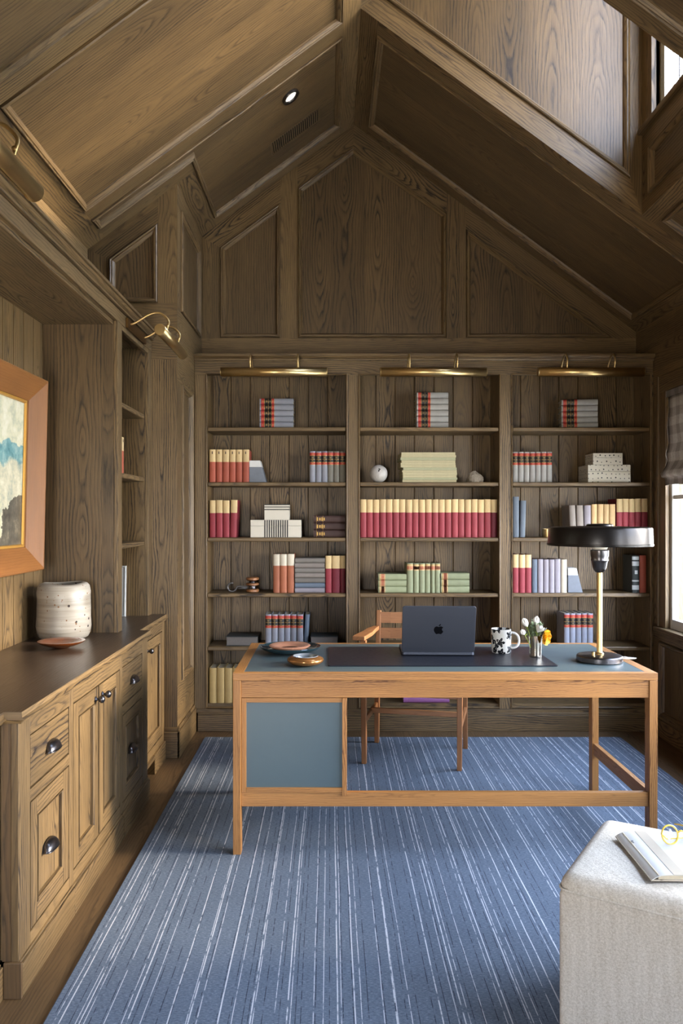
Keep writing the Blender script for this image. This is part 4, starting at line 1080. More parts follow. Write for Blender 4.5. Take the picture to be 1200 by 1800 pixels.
# ------------------------------------------------------------------ books
TW, TH, TD = .042, .22, .15
def spine_arc(w, off, n=8):
    out = []
    for i in range(n + 1):
        a = math.pi * i / n; out.append((-math.cos(a) * (w / 2 + off * .5), .007 - math.sin(a) * (.009 + off)))
    return out
def book_proto(name, cover, bands=(), dots=(), pages='paper', label_name='spine_label'):
    b = MB((0, 0, 1)); w = TW
    arc = spine_arc(w, 0); inn = [(x * (1 - .005 / w * 1.3), y + .0025) for x, y in reversed(arc)]
    prof = [(-w / 2, TD)] + arc + [(w / 2, TD), (w / 2 - .0027, TD)] + inn + [(-w / 2 + .0027, TD)]
    b.prism([(x, y, 0) for x, y in prof], (0, 0, TH))
    o = b.build(name, M[cover], origin=(0, 0, 0))
    o.location = (0, 0, -50)
    b = MB(); b.box(-w / 2 + .0028, w / 2 - .0028, .0075, TD - .005, .004, TH - .004); b.build('page_block', M[pages], o, local=True)
    if bands:
        mats = sorted({m for *_, m in bands} | {d[3] for d in dots}); b = MB()
        for z0, z1, m in bands:
            A = spine_arc(w, .0007)
            for (xa, ya), (xb, yb) in zip(A, A[1:]): b.add([(xa, ya, z0 * TH), (xb, yb, z0 * TH), (xb, yb, z1 * TH), (xa, ya, z1 * TH)], [(0, 1, 2, 3)], None, mats.index(m), True)
        for z0, z1, hw, m in dots:
            A = [p for p in spine_arc(w, .0012, 24) if abs(p[0]) < hw * w]
            for (xa, ya), (xb, yb) in zip(A, A[1:]): b.add([(xa, ya, z0 * TH), (xb, yb, z0 * TH), (xb, yb, z1 * TH), (xa, ya, z1 * TH)], [(0, 1, 2, 3)], None, mats.index(m), True)
        b.build(label_name, [M[m] for m in mats], o, local=True)
    return o
def lawb(): # red and black lettering pieces with gilt rules
    bands = [(.865, .955, 'redlab'), (.852, .865, 'gold'), (.748, .852, 'blklab'), (.738, .748, 'gold'), (.650, .738, 'blklab'), (.640, .650, 'gold'), (.575, .640, 'redlab'), (.565, .575, 'gold')]
    dots = [(.905, .913, .22, 'gold'), (.803, .812, .24, 'gold'), (.780, .786, .14, 'gold'), (.692, .700, .18, 'gold'), (.603, .610, .16, 'gold')]
    return bands, dots
lb, ldt = lawb()
PR = {
 'crimson': book_proto('book', 'crimson', [(.655, 1.0, 'cream')]),
 'maroon': book_proto('book', 'maroon', [(.655, 1.0, 'cream')]),
 'rust': book_proto('book', 'rust', [(.62, 1.0, 'cream')], [(.86, .94, .12, 'brownb')]),
 'orange': book_proto('book', 'orangeb', [(.70, 1.0, 'creamw')]),
 'law': book_proto('book', 'law', lb, ldt), 'lawo': book_proto('book', 'lawo', lb, ldt), 'lawl': book_proto('book', 'lawl', lb, ldt),
 'green': book_proto('book', 'green', [(.755, .96, 'tan'), (.79, .90, 'tanred')], [(.94, .955, .4, 'gold')]),
 'straw': book_proto('book', 'ochre'), 'tan': book_proto('book', 'tan'), 'lilac': book_proto('book', 'lilac'), 'taupe': book_proto('book', 'taupe'), 'slate': book_proto('book', 'blueb'),
 'brown': book_proto('book', 'brownb', [(.90, .91, 'gold'), (.70, .71, 'gold')], [(.86, .89, .3, 'gold'), (.78, .82, .2, 'gold'), (.72, .75, .3, 'gold'), (.65, .68, .2, 'gold')]),
 'grey': book_proto('book', 'greyb'), 'purple': book_proto('book', 'purple', [(.1, .9, 'purple')]), 'dgreen': book_proto('book', 'dgreen', [(.88, .97, 'silverlab'), (.84, .88, 'dgreen'), (.72, .84, 'silverlab'), (.34, .72, 'dgreen'), (.30, .34, 'silverlab'), (.2, .3, 'dgreen'), (.08, .2, 'silverlab')], [(.5, .6, .25, 'silverlab')]),
 'redbrown': book_proto('book', 'rust'), 'black': book_proto('book', 'dgreen', pages='paperg'), 'white': book_proto('book', 'creamw'),
}
protos = list(PR.values())
ORD = ['first', 'second', 'third', 'fourth', 'fifth', 'sixth', 'seventh', 'eighth', 'ninth', 'tenth', 'eleventh', 'twelfth', 'thirteenth', 'fourteenth', 'fifteenth', 'sixteenth', 'seventeenth', 'eighteenth', 'nineteenth', 'twentieth', 'twenty-first']
rb = random.Random(3)
YS = 5.20   # spines stand here
def row(kind, pxs, ptop, shelf, label, group, lean_last=0.0, y=YS, depth=.17, kinds=None, leans=None):
    """standing books: pxs = photo columns of the edges between them, label holds {o}"""
    zs = shelf; n = len(pxs) - 1
    for ba, bb in BX:   # keep the row inside its bay
        if ba < PX(pxs[0], y) + .01 < bb and PX(pxs[-1], y) > bb - .0015:
            k_ = (VX + (bb - .0015) * F / y - pxs[0]) / (pxs[-1] - pxs[0]); pxs = [pxs[0] + (q_ - pxs[0]) * k_ for q_ in pxs]
    for i in range(n):
        x0, x1 = PX(pxs[i], y), PX(pxs[i + 1], y); w = (x1 - x0) - .0012
        h = (PZ(ptop, y) - zs) * rb.uniform(.988, 1.0)
        ang = (leans[i] if leans else (lean_last if i == n - 1 else 0))
        k = kinds[i] if kinds else kind
        o = copy_thing(PR[k], ((x0 + x1) / 2, y + rb.uniform(0, .006) + .003, zs + .0004), (0, ang, 0), (w / TW, depth / TD, h / TH))
        if ang: # rest on the lower corner of the leaning board
            o.location.z += abs(math.sin(ang)) * w / 2
        tag(o, label.format(o=ORD[i]), 'book', group)
def span(a, b, n): return [a + (b - a) * i / n for i in range(n + 1)]
def stack(kind, px0, px1, ptop, shelf, n, label, group, y=YS, depth=.16, rz=0.0, kinds=None, jitter=.0):
    h = PX(px1, y) - PX(px0, y); zt_ = PZ(ptop, y); t = (zt_ - shelf) / n
    for i in range(n):
        k = kinds[i] if kinds else kind
        o = copy_thing(PR[k], (PX(px1, y) + rb.uniform(-jitter, jitter), y + .004 + rb.uniform(0, .005), shelf + t * (i + .5)), None, ((t - .0008) / TW, depth / TD, h / TH))
        o.rotation_euler = (Matrix.Rotation(rz, 3, 'Z') @ Matrix.Rotation(-math.pi / 2, 3, 'Y')).to_euler()
        tag(o, label.format(o=ORD[n - 1 - i]), 'book', group)
# left bay
stack('law', 456, 515.5, 700, ST[0], 5, '{o} grey law book from the top of the stack of five, left bay top shelf', 'grey law books stacked on the left top shelf')
row('rust', span(367, 437.5, 6), 790, ST[1], '{o} from the left of six rust-red books with tan spine tops, left bay', 'rust-red books on the left bay second shelf')
row('law', span(544, 607, 6), 793, ST[1], '{o} from the left of six law books at the right end, left bay second shelf', 'law books on the left bay second shelf', kinds=['law'] * 3 + ['lawo'] * 3)
row('crimson', [367.5, 379, 391, 403, 415], 879, ST[2], '{o} from the left of four crimson books beside the striped boxes', 'crimson books on the left bay third shelf', lean_last=.03)
stack('brown', 551, 606.5, 906, ST[2], 3, '{o} from the top of three dark brown books lying right of the striped boxes', 'dark brown books lying on the left bay third shelf')
row('orange', [479.5, 491.5, 504, 517], 974, ST[3], '{o} from the left of three orange-brown books between pulley and flat grey stack', 'orange-brown books on the left bay fourth shelf')
stack('grey', 518, 570.5, 981, ST[3], 7, '{o} from the top of seven flat grey books, left bay fourth shelf', 'grey books lying on the left bay fourth shelf', kinds=['lilac', 'slate', 'greyb' if False else 'grey', 'taupe', 'grey', 'taupe', 'grey'], jitter=.002)
row('crimson', [571.5, 583, 597.5, 607], 976.5, ST[3], '{o} from the left of three crimson books at the right end, left bay fourth shelf', 'crimson books on the left bay fourth shelf', kinds=['crimson', 'maroon', 'maroon'])
row('law', span(466, 532.5, 6), 1080, ST[4], '{o} from the left of six blue-grey law books behind the teal plate', 'law books on the left bay fifth shelf')
row('slate', [533, 541], 1080, ST[4], 'plain slate-blue book leaning at the right end of the law books behind the plate', None, y=5.24, leans=[.06])
row('straw', [367, 380.5, 394, 408, 421, 434, 447], 1174, ZB, '{o} from the left of the straw-coloured books on the left bay bottom shelf', 'straw-coloured books on the left bay bottom shelf')
# flat volumes with page edges to the front
def flat(px0, px1, ptop, shelf, label, kind='black', y=5.20, depth=.2):
    w = PX(px1, y) - PX(px0, y); t = PZ(ptop, y) - shelf
    o = copy_thing(PR[kind], (PX(px0, y) , y + depth + .004, shelf + t / 2), None, ((t - .0005) / TW, depth / TD, w / TH))
    o.rotation_euler = (Matrix.Rotation(math.pi, 3, 'Z') @ Matrix.Rotation(-math.pi / 2, 3, 'Y')).to_euler()
    tag(o, label, 'book')
flat(397, 453, 1119, ST[4], 'black-covered book lying with grey page edges outward, left of the law books')
flat(545.5, 594, 1119, ST[4], 'dark book lying with brownish page edges outward, right of the law books')
# middle bay
stack('lawl', 732.5, 788, 689, ST[0], 6, '{o} grey law book from the top of the stack of six, middle bay top shelf', 'grey law books stacked on the middle top shelf')
row('crimson', span(632.5, 875.5, 21), 877.5, ST[2], '{o} from the left in the long row of 21 crimson books, middle bay', 'crimson books filling the middle bay third shelf', kinds=['crimson'] * 20 + ['maroon'])
stack('green', 665, 714.5, 1009, ST[3], 3, '{o} from the top of three sage green books lying left of the standing ones', 'sage green books lying left')
row('green', [715, 726.5, 736.5, 747, 757, 764.5, 774], 990, ST[3], '{o} from the left of six standing sage green books above the laptop', 'standing sage green books')
stack('green', 774.8, 825, 1007.5, ST[3], 3, '{o} from the top of three sage green books lying right of the standing ones', 'sage green books lying right')
stack('purple', 709, 790, 1216, ZB, 2, '{o} purple book from the top of the pair on the middle bay bottom shelf', 'purple books on the middle bay bottom shelf')
# right bay
stack('lawl', 989, 1051, 701, ST[0], 5, '{o} grey law book from the top of the turned stack, right bay top shelf', 'grey law books stacked on the right top shelf', rz=-.14, y=5.225)
row('lawl', span(901.5, 971, 7), 794, ST[1], '{o} from the left of seven light grey law books beside the dotted boxes', 'law books on the right bay second shelf')
row('slate', [901.5, 913], 873, ST[2], 'taller of two slate-blue books at the left end of the right bay third shelf', None)
row('slate', [913.3, 923.5], 880, ST[2], 'shorter of two slate-blue books at the left end of the right bay third shelf', None, leans=[.03])
row('taupe', [1003, 1014.5, 1027, 1039.5], 888, ST[2], '{o} from the left of three taupe-grey books above the lamp shade', 'taupe-grey books above the lamp shade', kinds=['taupe', 'taupe', 'lilac'], leans=[-.05, -.03, 0])
row('tan', [1040, 1050.5, 1061.5, 1071.5, 1082.5], 886, ST[2], '{o} from the left of four tan books between the grey and crimson ones', 'tan books above the lamp shade')
row('crimson', span(1084, 1141.5, 5), 876.5, ST[2], '{o} from the left of five crimson books at the window end of the right bay', 'crimson books at the right bay window end')
row('crimson', [901.5, 912.5, 923.5, 934.5], 974.5, ST[3], '{o} of three crimson books at the left end, right bay fourth shelf', 'crimson books on the right bay fourth shelf')
row('lilac', [935, 945, 955, 965, 975, 986, 997], 983, ST[3], '{o} from the left of six lilac-grey books between crimson books and bookend', 'lilac-grey books on the right bay fourth shelf', kinds=['slate', 'lilac', 'lilac', 'lilac', 'lilac', 'white'])
row('dgreen', [1111.5, 1124.5], 976, ST[3], 'dark green book with silver spine labels near the window, right bay', None)
row('redbrown', [1125, 1137], 976, ST[3], 'plain red-brown book at the window end of the right bay fourth shelf', None)
row('law', span(991.5, 1043, 5), 1078, ST[4], '{o} from the left of five blue-grey law books beside the lamp stem', 'law books behind the lamp')
# books in the narrow case, spines to the room
for i, (y0, y1) in enumerate(((3.965, 4.045), (4.047, 4.125))):
    o = copy_thing(PR['rust'], (-1.065, (y0 + y1) / 2, ST[1] + .0004), (0, 0, math.pi / 2), ((y1 - y0 - .001) / TW, .17 / TD, .185 / TH))
    tag(o, ('nearer' if i == 0 else 'farther') + ' of two rust-red books in the narrow bookcase beside the alcove', 'book', 'books in the narrow bookcase')
for p in protos:
    for ch_ in list(p.children): bpy.data.objects.remove(ch_)
    bpy.data.objects.remove(p)
# ------------------------------------------------------------------ ornaments on the shelves
def xz(px, y=YS): return PX(px, y)
# slanted marble bookends
def bookend(name, label, pa, pb, ptop, pbase_r, shelf, y=5.215, dp=.11):
    t = thing(name, label, 'bookend', (xz((pa + pbase_r) / 2), y, shelf + .0004), group='slanted bookends')
    x0, x1, x2 = xz(pa, y), xz(pb, y), xz(pbase_r, y); z0, z1 = shelf + .0004, PZ(ptop, y); zm = z0 + (z1 - z0) * .70
    xm = x1 + (x2 - x1) * .30
    b = MB(); b.prism([(x0, y, z0), (x2, y, z0), (xm, y, zm), (x0, y, zm)], (0, dp, 0)); b.build('body', M['stoneg'], t, bevel=.002)
    b = MB(); b.prism([(x0, y, zm), (xm, y, zm), (x1, y, z1), (x0, y, z1)], (0, dp, 0)); b.build('cap', M['marble'], t, bevel=.002)
bookend('bookend', 'slanted grey bookend with white cap beside the rust-red books, left bay', 438, 457, 809.5, 468, ST[1])
bookend('bookend', 'slanted grey bookend with white cap at the right of the lilac books', 998, 1013, 998.5, 1024, ST[3])
# ivory boxes with black stripes
t = thing('box', 'wide ivory box with black upright stripes, under the smaller one', 'box', (xz(484.5), 5.2, ST[2] + .0004), group='ivory striped boxes')
x0, x1 = xz(440), xz(529); z0, z1 = ST[2] + .0004, PZ(914, YS)
b = MB(); b.box(x0, x1, YS, YS + .15, z0, z0 + (z1 - z0) * .66, 'x'); b.build('body', M['boxw'], t, bevel=.0012)
b = MB(); b.box(x0, x1, YS, YS + .15, z0 + (z1 - z0) * .67, z1, 'x'); b.build('lid', M['boxw'], t, bevel=.0012)
b = MB(); sx0, sx1 = xz(464.5), xz(508); n_ = 11
for i in range(n_):
    a = sx0 + (sx1 - sx0) * i / n_; b.box(a, a + (sx1 - sx0) / n_ * .5, YS - .0012, YS + .001, z0 + .001, z1 - .001)
o = b.build('stripes', M['boxk'], t); o['label'] = 'black inlaid upright stripes'
t = thing('box', 'small ivory box with black lid lines, on the wide striped box', 'box', (xz(488), 5.21, z1 + .0006), group='ivory striped boxes')
x0, x1 = xz(464.5), xz(508); z0, z2 = z1 + .0006, PZ(886.5, YS)
b = MB(); b.box(x0, x1, YS + .004, YS + .13, z0, z0 + (z2 - z0) * .62, 'x'); b.build('body', M['boxw'], t, bevel=.0012)
b = MB(); b.box(x0, x1, YS + .004, YS + .13, z0 + (z2 - z0) * .63, z2, 'x'); b.build('lid', M['boxw'], t, bevel=.0012)
b = MB()
for q in (.645, .80, .95): b.box(x0 - .0006, x1 + .0006, YS + .0032, YS + .1308, z0 + (z2 - z0) * q, z0 + (z2 - z0) * (q + .055))
o = b.build('stripes', M['boxk'], t); o['label'] = 'black lines round the lid'
# ivory boxes with dots
def dotbox(label, pa, pb, ptop, zb_, rows_, cols_, dp):
    y = 5.20
    x0, x1 = xz(pa, y), xz(pb, y); z1 = PZ(ptop, y)
    t = thing('box', label, 'box', ((x0 + x1) / 2, y, zb_), group='dotted ivory boxes')
    b = MB(); b.box(x0, x1, y, y + dp, zb_, zb_ + (z1 - zb_) * .62); b.build('body', M['boxdot'], t, bevel=.0015)
    b = MB(); b.box(x0, x1, y, y + dp, zb_ + (z1 - zb_) * .63, z1); b.build('lid', M['boxdot'], t, bevel=.0015)
    return z1
zt1 = dotbox('larger dotted ivory box, lower one of the pair in the right bay', 1033, 1108, 817, ST[1] + .0004, 3, 9, .20)
dotbox('smaller dotted ivory box standing on the larger one in the right bay', 1042, 1094, 796.5, zt1 + .0006, 3, 5, .16)
# pitted white ball
b = MB(); cx_, r_ = xz(665.5, 5.25), .0585
b.ball((cx_, 5.26, ST[1] + r_ + .0005), r_, seg=40, rings=28)
t = tag(b.build('stone_ball', M['moon'], origin=(cx_, 5.26, ST[1])), 'pitted white stone ball with a dark crack, middle bay second shelf', 'ornament')
b = MB()
cr = []
for i, (u, v) in enumerate(((-.1, .95), (.02, .80), (.12, .72), (.02, .62), (-.10, .60), (.0, .48), (-.06, .36), (-.14, .30))):
    vv = v * .9; yy = -math.sqrt(max(0, 1 - u * u * .8 - vv * vv * .5)); d = Vector((u * .9, yy, vv * .72)).normalized(); cr.append(Vector((cx_, 5.26, ST[1] + r_)) + d * (r_ - .0016))
b.tube(cr, [.002, .0036, .004, .0034, .0042, .0034, .0038, .0015], 8); b.build('crack', M['gap'], t)
# geode
b = MB(); gc = (xz(833.5, 5.25), 5.25, ST[1])
rg = random.Random(5); seg, rings = 22, 12
v = []
for k in range(rings + 1):
    th_ = math.pi * .5 * k / rings
    for i in range(seg):
        a = 2 * math.pi * i / seg; q = 1 + .13 * math.sin(3 * a + k * .4) + rg.uniform(-.06, .06)
        v.append((gc[0] + .058 * math.cos(th_) * math.cos(a) * q, gc[1] + .045 * math.cos(th_) * math.sin(a) * q, gc[2] + .0005 + .070 * math.sin(th_) * (1 + .1 * math.sin(2 * a) + rg.uniform(-.03, .03)) ))
b.add(v, [(k * seg + i, k * seg + (i + 1) % seg, (k + 1) * seg + (i + 1) % seg, (k + 1) * seg + i) for k in range(rings) for i in range(seg)], None, 0, False)
b.add(v[:seg], [tuple(range(seg - 1, -1, -1))])
tag(b.build('mineral_specimen', M['crystal']), 'lumpy pale crystal specimen right of the magazine pile, middle bay', 'ornament')
# magazine pile
rm = random.Random(9); z = ST[1] + .0005; n_ = 12; top = PZ(795, YS)
for i in range(n_):
    h = (top - z) / (n_ - i) * rm.uniform(.85, 1.15) if i < n_ - 1 else top - z
    x0 = xz(703.5) + rm.uniform(0, .010) + (.010 if i < 6 else 0); x1 = xz(800) + rm.uniform(0, .006) + (.008 if i < 6 else 0)
    b = MB(); y0 = 5.20 + rm.uniform(0, .008)
    b.prism([(x, y, z + .0004) for x, y in rrect(x0, x1, y0, y0 + .25, .002, 2)], (0, 0, h - .0008))
    o = b.build('magazine', M['mag2'] if i % 4 == 1 else M['mag'])
    tag(o, '%s from the bottom of the pile of twelve pale magazines, middle bay' % ORD[i], 'magazine', 'pale magazines piled on the middle bay second shelf'); z += h
# pulley with hook
py_ = 5.26
t = thing('pulley', 'old wooden pulley block with an iron hook, lying on the left bay fourth shelf', 'ornament', (xz(440, py_), py_, ST[3]))
b = MB(); x0, x1 = xz(432, py_), xz(455.5, py_); zz = ST[3] + .0005; hh = PZ(1014.5, py_) - zz
for q0, q1 in ((0.0, .22), (.45, .62), (.80, 1.0)):
    b.lathe([(0, zz + hh * q0), (.036, zz + hh * q0), (.043, zz + hh * (q0 + .05)), (.043, zz + hh * (q1 - .05)), (.036, zz + hh * q1), (0, zz + hh * q1)], ((x0 + x1) / 2, py_, 0), 24, sq=1.3)
b.build('block', M['teak'], t, autosmooth=40)
b = MB(); b.lathe([(.03, zz + hh * .2), (.022, zz + hh * .33), (.03, zz + hh * .47), (.022, zz + hh * .7), (.03, zz + hh * .82)], ((x0 + x1) / 2, py_, 0), 20); b.build('wheel', M['bronze'], t)
b = MB(); hc = (xz(408, py_), py_ - .01, ST[3] + .033)
pts = [(hc[0] + .029 * math.cos(math.radians(a)), hc[1] - .0, hc[2] + .029 * math.sin(math.radians(a)) * .95) for a in range(75, 345, 15)]
pts += [(hc[0] + .034, hc[1], hc[2] + .004), (hc[0] + .06, hc[1], hc[2] + .006), (x0 + .01, hc[1] + .006, hc[2] + .002)]
b.tube(pts, [.004] + [.0058] * (len(pts) - 3) + [.005, .005], 10); b.tube([(hc[0] + .036, hc[1] + .004, hc[2] - .010), (hc[0] + .062, hc[1] + .004, hc[2] - .006), (x0 + .01, hc[1] + .008, hc[2] - .006)], .005, 8)
b.build('hook', M['iron'], t)
# brass cup behind the lamp shade
b = MB(); b.lathe([(0, 0), (.033, 0), (.034, .004), (.034, .055), (.032, .055), (.030, .006), (0, .006)], (xz(962, 5.24), 5.24, ST[2] + .0005), 28)
tag(b.build('cup', M['brass'], autosmooth=40), 'small brass cup on the right bay third shelf, half behind the lamp shade', 'cup')
# framed picture in the narrow bookcase
t = thing('small_picture', 'small white picture with gilt edge standing on the counter in the narrow bookcase', 'picture', (-1.26, 4.49, CT))
b = MB((1, 0, 0)); b.panel([(-1.375, 4.486, CT + .001), (-1.152, 4.486, CT + .001), (-1.152, 4.500, CT + .285), (-1.375, 4.500, CT + .285)], (0, -1, .05), [(0, -.012), (.0, .004), (.006, .006), (.008, 0)], fill=True, m=0, mfill=1)
b.build('frame', [M['winframe'], M['white']], t)

# ------------------------------------------------------------------ picture lights
def picture_light(label, c, axis, out, L_, wall, zt_, plate, zp=None, lit=False):
    """c: middle of the tube; axis: unit vector along it; out: unit vector away from the wall; wall: distance c->wall face"""
    c = Vector(c); ax = Vector(axis); out = Vector(out)
    t = thing('picture_light', label, 'picture light', c - out * wall + Vector((0, 0, .02)), group='brass picture lights')
    b = MB(); r_ = .027; n = 20
    v = []; A = [math.radians(-98 + (360 - 64) * i / n) for i in range(n + 1)]   # slot turned down and back to the wall
    for e in (-1, 1):
        for a in A: v.append(c + ax * e * L_ / 2 + out * r_ * math.cos(a) + Vector((0, 0, 1)) * r_ * math.sin(a))
    b.add(v, [(i, i + 1, n + 2 + i, n + 1 + i) for i in range(n)], ax, 0, True)
    o = b.build('tube', M['brass'], t); md = o.modifiers.new('thick', 'SOLIDIFY'); md.thickness = .002
    for e in (-1, 1):
        b = MB(); b.lathe([(0, -.001), (r_ - .001, -.001), (r_ + .0012, 0), (r_ + .0012, .004), (r_ - .002, .006), (0, .0065)], c + ax * e * (L_ / 2 - .001), 28, axis=ax * e); b.build('end_cap', M['brass'], t, autosmooth=30)
    b = MB(); b.lathe([(0, 0), (.011, 0), (.011, L_ * .86), (0, L_ * .86)], c - ax * L_ * .43 - Vector((0, 0, .004)), 12, axis=ax); b.build('bulb', M['bulb_on' if lit else 'white'], t)
    for e in (-.5, .5):
        q = c + ax * e * plate; w = q - out * (wall - .014)
        pts = []
        P = [w + Vector((0, 0, zt_ if zp is None else zp)), w + out * .03 + Vector((0, 0, zt_ + .012)), w + out * (wall * .50) + Vector((0, 0, zt_ + .052)), w + out * (wall * .78) + Vector((0, 0, zt_ + .058)), q + out * .012 + Vector((0, 0, .080)), q + out * .006 + Vector((0, 0, .045)), q + Vector((0, 0, r_ - .001))]
        for i in range(len(P) - 1):
            for k in range(4):
                s = k / 4; p = [P[max(0, min(len(P) - 1, i + j))] for j in (-1, 0, 1, 2)]
                pts.append(.5 * ((2 * p[1]) + (p[2] - p[0]) * s + (2 * p[0] - 5 * p[1] + 4 * p[2] - p[3]) * s ** 2 + (3 * p[1] - p[0] - 3 * p[2] + p[3]) * s ** 3))
        pts.append(P[-1])
        b = MB(); b.tube(pts, .0056, 10); b.ball(q + Vector((0, 0, .052)) + out * .006, .0085, seg=12, rings=8); b.build('arm', M['brass'], t)
    b = MB(); w = c - out * wall + Vector((0, 0, zt_ if zp is None else zp)); s = ax * (plate / 2 + .05); h_ = Vector((0, 0, .026))
    b.hexa([w - s - h_, w + s - h_, w + s - h_ + out * .014, w - s - h_ + out * .014, w - s + h_, w + s + h_, w + s + h_ + out * .014, w - s + h_ + out * .014]); b.build('backplate', M['brassd'], t, bevel=.003)
for (a, b_), nm in zip(((389, 574), (669, 854), (946, 1130)), ('left', 'middle', 'right')):
    yc = 5.02
    picture_light('brass picture light over the %s bay of the back bookcase' % nm, (PX((a + b_) / 2, yc), yc, PZ(654, yc)), (1, 0, 0), (0, -1, 0), PX(b_, yc) - PX(a, yc), YK - yc, .058, .30, .030)
picture_light('brass picture light over the narrow bookcase beside the pier', (-.835, 4.21, 2.312), (0, 1, 0), (1, 0, 0), .60, .195, .060, .30)
picture_light('brass picture light at the upper left edge, over the painting', (-.835, 1.945, 2.312), (0, 1, 0), (1, 0, 0), .60, .195, .060, .30)

# ------------------------------------------------------------------ painting in the alcove
fr = thing('framed_painting', 'seascape painting in a wide canted orange-brown wood frame, alcove wall', 'painting', (XA, 3.0, 1.14))
fr.rotation_euler = (0, math.radians(1.3), 0)
def fl(x, y, z): return (x - XA, y - 3.0, z - 1.14)
b = MB(); FY0, FY1, FZ0, FZ1 = 2.42, 3.635, 1.155, 2.015
b.panel([fl(XA + .02, FY0, FZ0), fl(XA + .02, FY1, FZ0), fl(XA + .02, FY1, FZ1), fl(XA + .02, FY0, FZ1)], (1, 0, 0), [(0, -.016), (0, .062), (.004, .066), (.010, .066), (.105, .018), (.107, .0), (.112, .0)], fill=False)
b.build('frame', M['framew'], fr, local=True)
b = MB(); b.panel([fl(XA + .02, FY0 + .106, FZ0 + .106), fl(XA + .02, FY1 - .106, FZ0 + .106), fl(XA + .02, FY1 - .106, FZ1 - .106), fl(XA + .02, FY0 + .106, FZ1 - .106)], (1, 0, 0), [(0, 0), (0, .012), (.010, .012), (.013, .004)], fill=False)
o = b.build('slip', M['goldslip'], fr, local=True); o['label'] = 'gilt inner slip'
b = MB(); b.box(*(fl(XA + .016, 0, 0)[0], fl(XA + .022, 0, 0)[0]), FY0 + .11 - 3.0, FY1 - .11 - 3.0, FZ0 + .11 - 1.14, FZ1 - .11 - 1.14)
b.build('canvas', M['paint'], fr, local=True)
b = MB(); rw_ = random.Random(4)
for i in range(70):
    yy = FY1 - rw_.uniform(.02, .09); zz = rw_.uniform(FZ0 + .06, FZ1 - .06) if i < 24 else FZ0 + .06 + abs(rw_.gauss(0, .26))
    if zz > FZ1 - .05: continue
    dx = .066 - .048 * ((FY1 - yy) - .010) / .095
    p = Vector(fl(XA + .02 + dx + .0001, yy, zz)); b.lathe([(rw_.uniform(.0012, .0026), 0), (0, .0004)], p, 7, axis=(.095, .048, 0))
o = b.build('wormholes', M['gap'], fr, local=True); o['label'] = 'dark worm holes in the frame'

# ceramic jar and dish on the counter
vc = (PX(113, 3.70), 3.695, CT + .0005)
b = MB(); H = .258
prof = [(0, 0), (.092, 0), (.106, .008), (.116, .028), (.1215, .06), (.1205, .10), (.122, .14), (.121, .18), (.1205, .215), (.115, .240), (.104, .252), (.085, H), (.080, H - .004), (.095, .235), (.108, .20), (.108, .05), (0, .02)]
b.lathe(prof, vc, 56)
for i, p in enumerate(b.v):
    a = math.atan2(p.y - vc[1], p.x - vc[0]); hz = (p.z - vc[2]) / H
    p.x += .0022 * math.sin(3 * a + 6 * hz); p.y += .0022 * math.cos(2 * a + 9 * hz); p.z += .004 * math.sin(2 * a + .5) * hz ** 3
tag(b.build('ceramic_jar', M['speckle'], autosmooth=70), 'squat white speckled stoneware jar on the counter in the alcove', 'jar')
b = MB(); dc = (PX(107, 3.42), 3.425, CT + .0005)
b.lathe([(0, 0), (.030, 0), (.034, .003), (.060, .010), (.086, .020), (.0985, .0285), (.100, .031), (.097, .032), (.083, .024), (.056, .014), (.03, .008), (0, .007)], dc, 44)
b.build
tag(b.build('dish', M['amber'], autosmooth=60), 'small amber glazed dish in front of the speckled jar', 'dish')

# ------------------------------------------------------------------ roman shade
a, b_ = WIN[0]
t = thing('roman_shade', 'grey-brown plaid roman shade half lowered over the window beside the right bay', 'window shade', (XR, (a + b_) / 2, WT))
b = MB(); nY = 24
xs0 = XR - .012
profz = [(0.0, WT - .002), (.004, 2.05), (.0, 1.95), (.010, 1.85), (-.006, 1.78), (.0, 1.74), (-.016, 1.70), (-.036, 1.672), (-.044, 1.655), (-.036, 1.640), (-.014, 1.634), (-.012, 1.60), (-.014, 1.585)]
v = []
for i in range(nY + 1):
    y = a + .006 + (b_ - a - .012) * i / nY
    for k, (dx, z) in enumerate(profz):
        v.append((xs0 + dx + .004 * math.sin(i * 1.1 + k), y, z + .003 * math.sin(i * .7 + k * 2)))
n = len(profz)
b.add(v, [(i * n + k, i * n + k + 1, (i + 1) * n + k + 1, (i + 1) * n + k) for i in range(nY) for k in range(n - 1)], None, 0, True)
o = b.build('fabric', M['shade'], t); md = o.modifiers.new('thick', 'SOLIDIFY'); md.thickness = .004
b = MB((0, 1, 0)); b.box(XR - .024, XR - .002, a + .004, b_ - .004, WT - .04, WT - .003, 'y'); b.build('headrail', M['shade'], t)

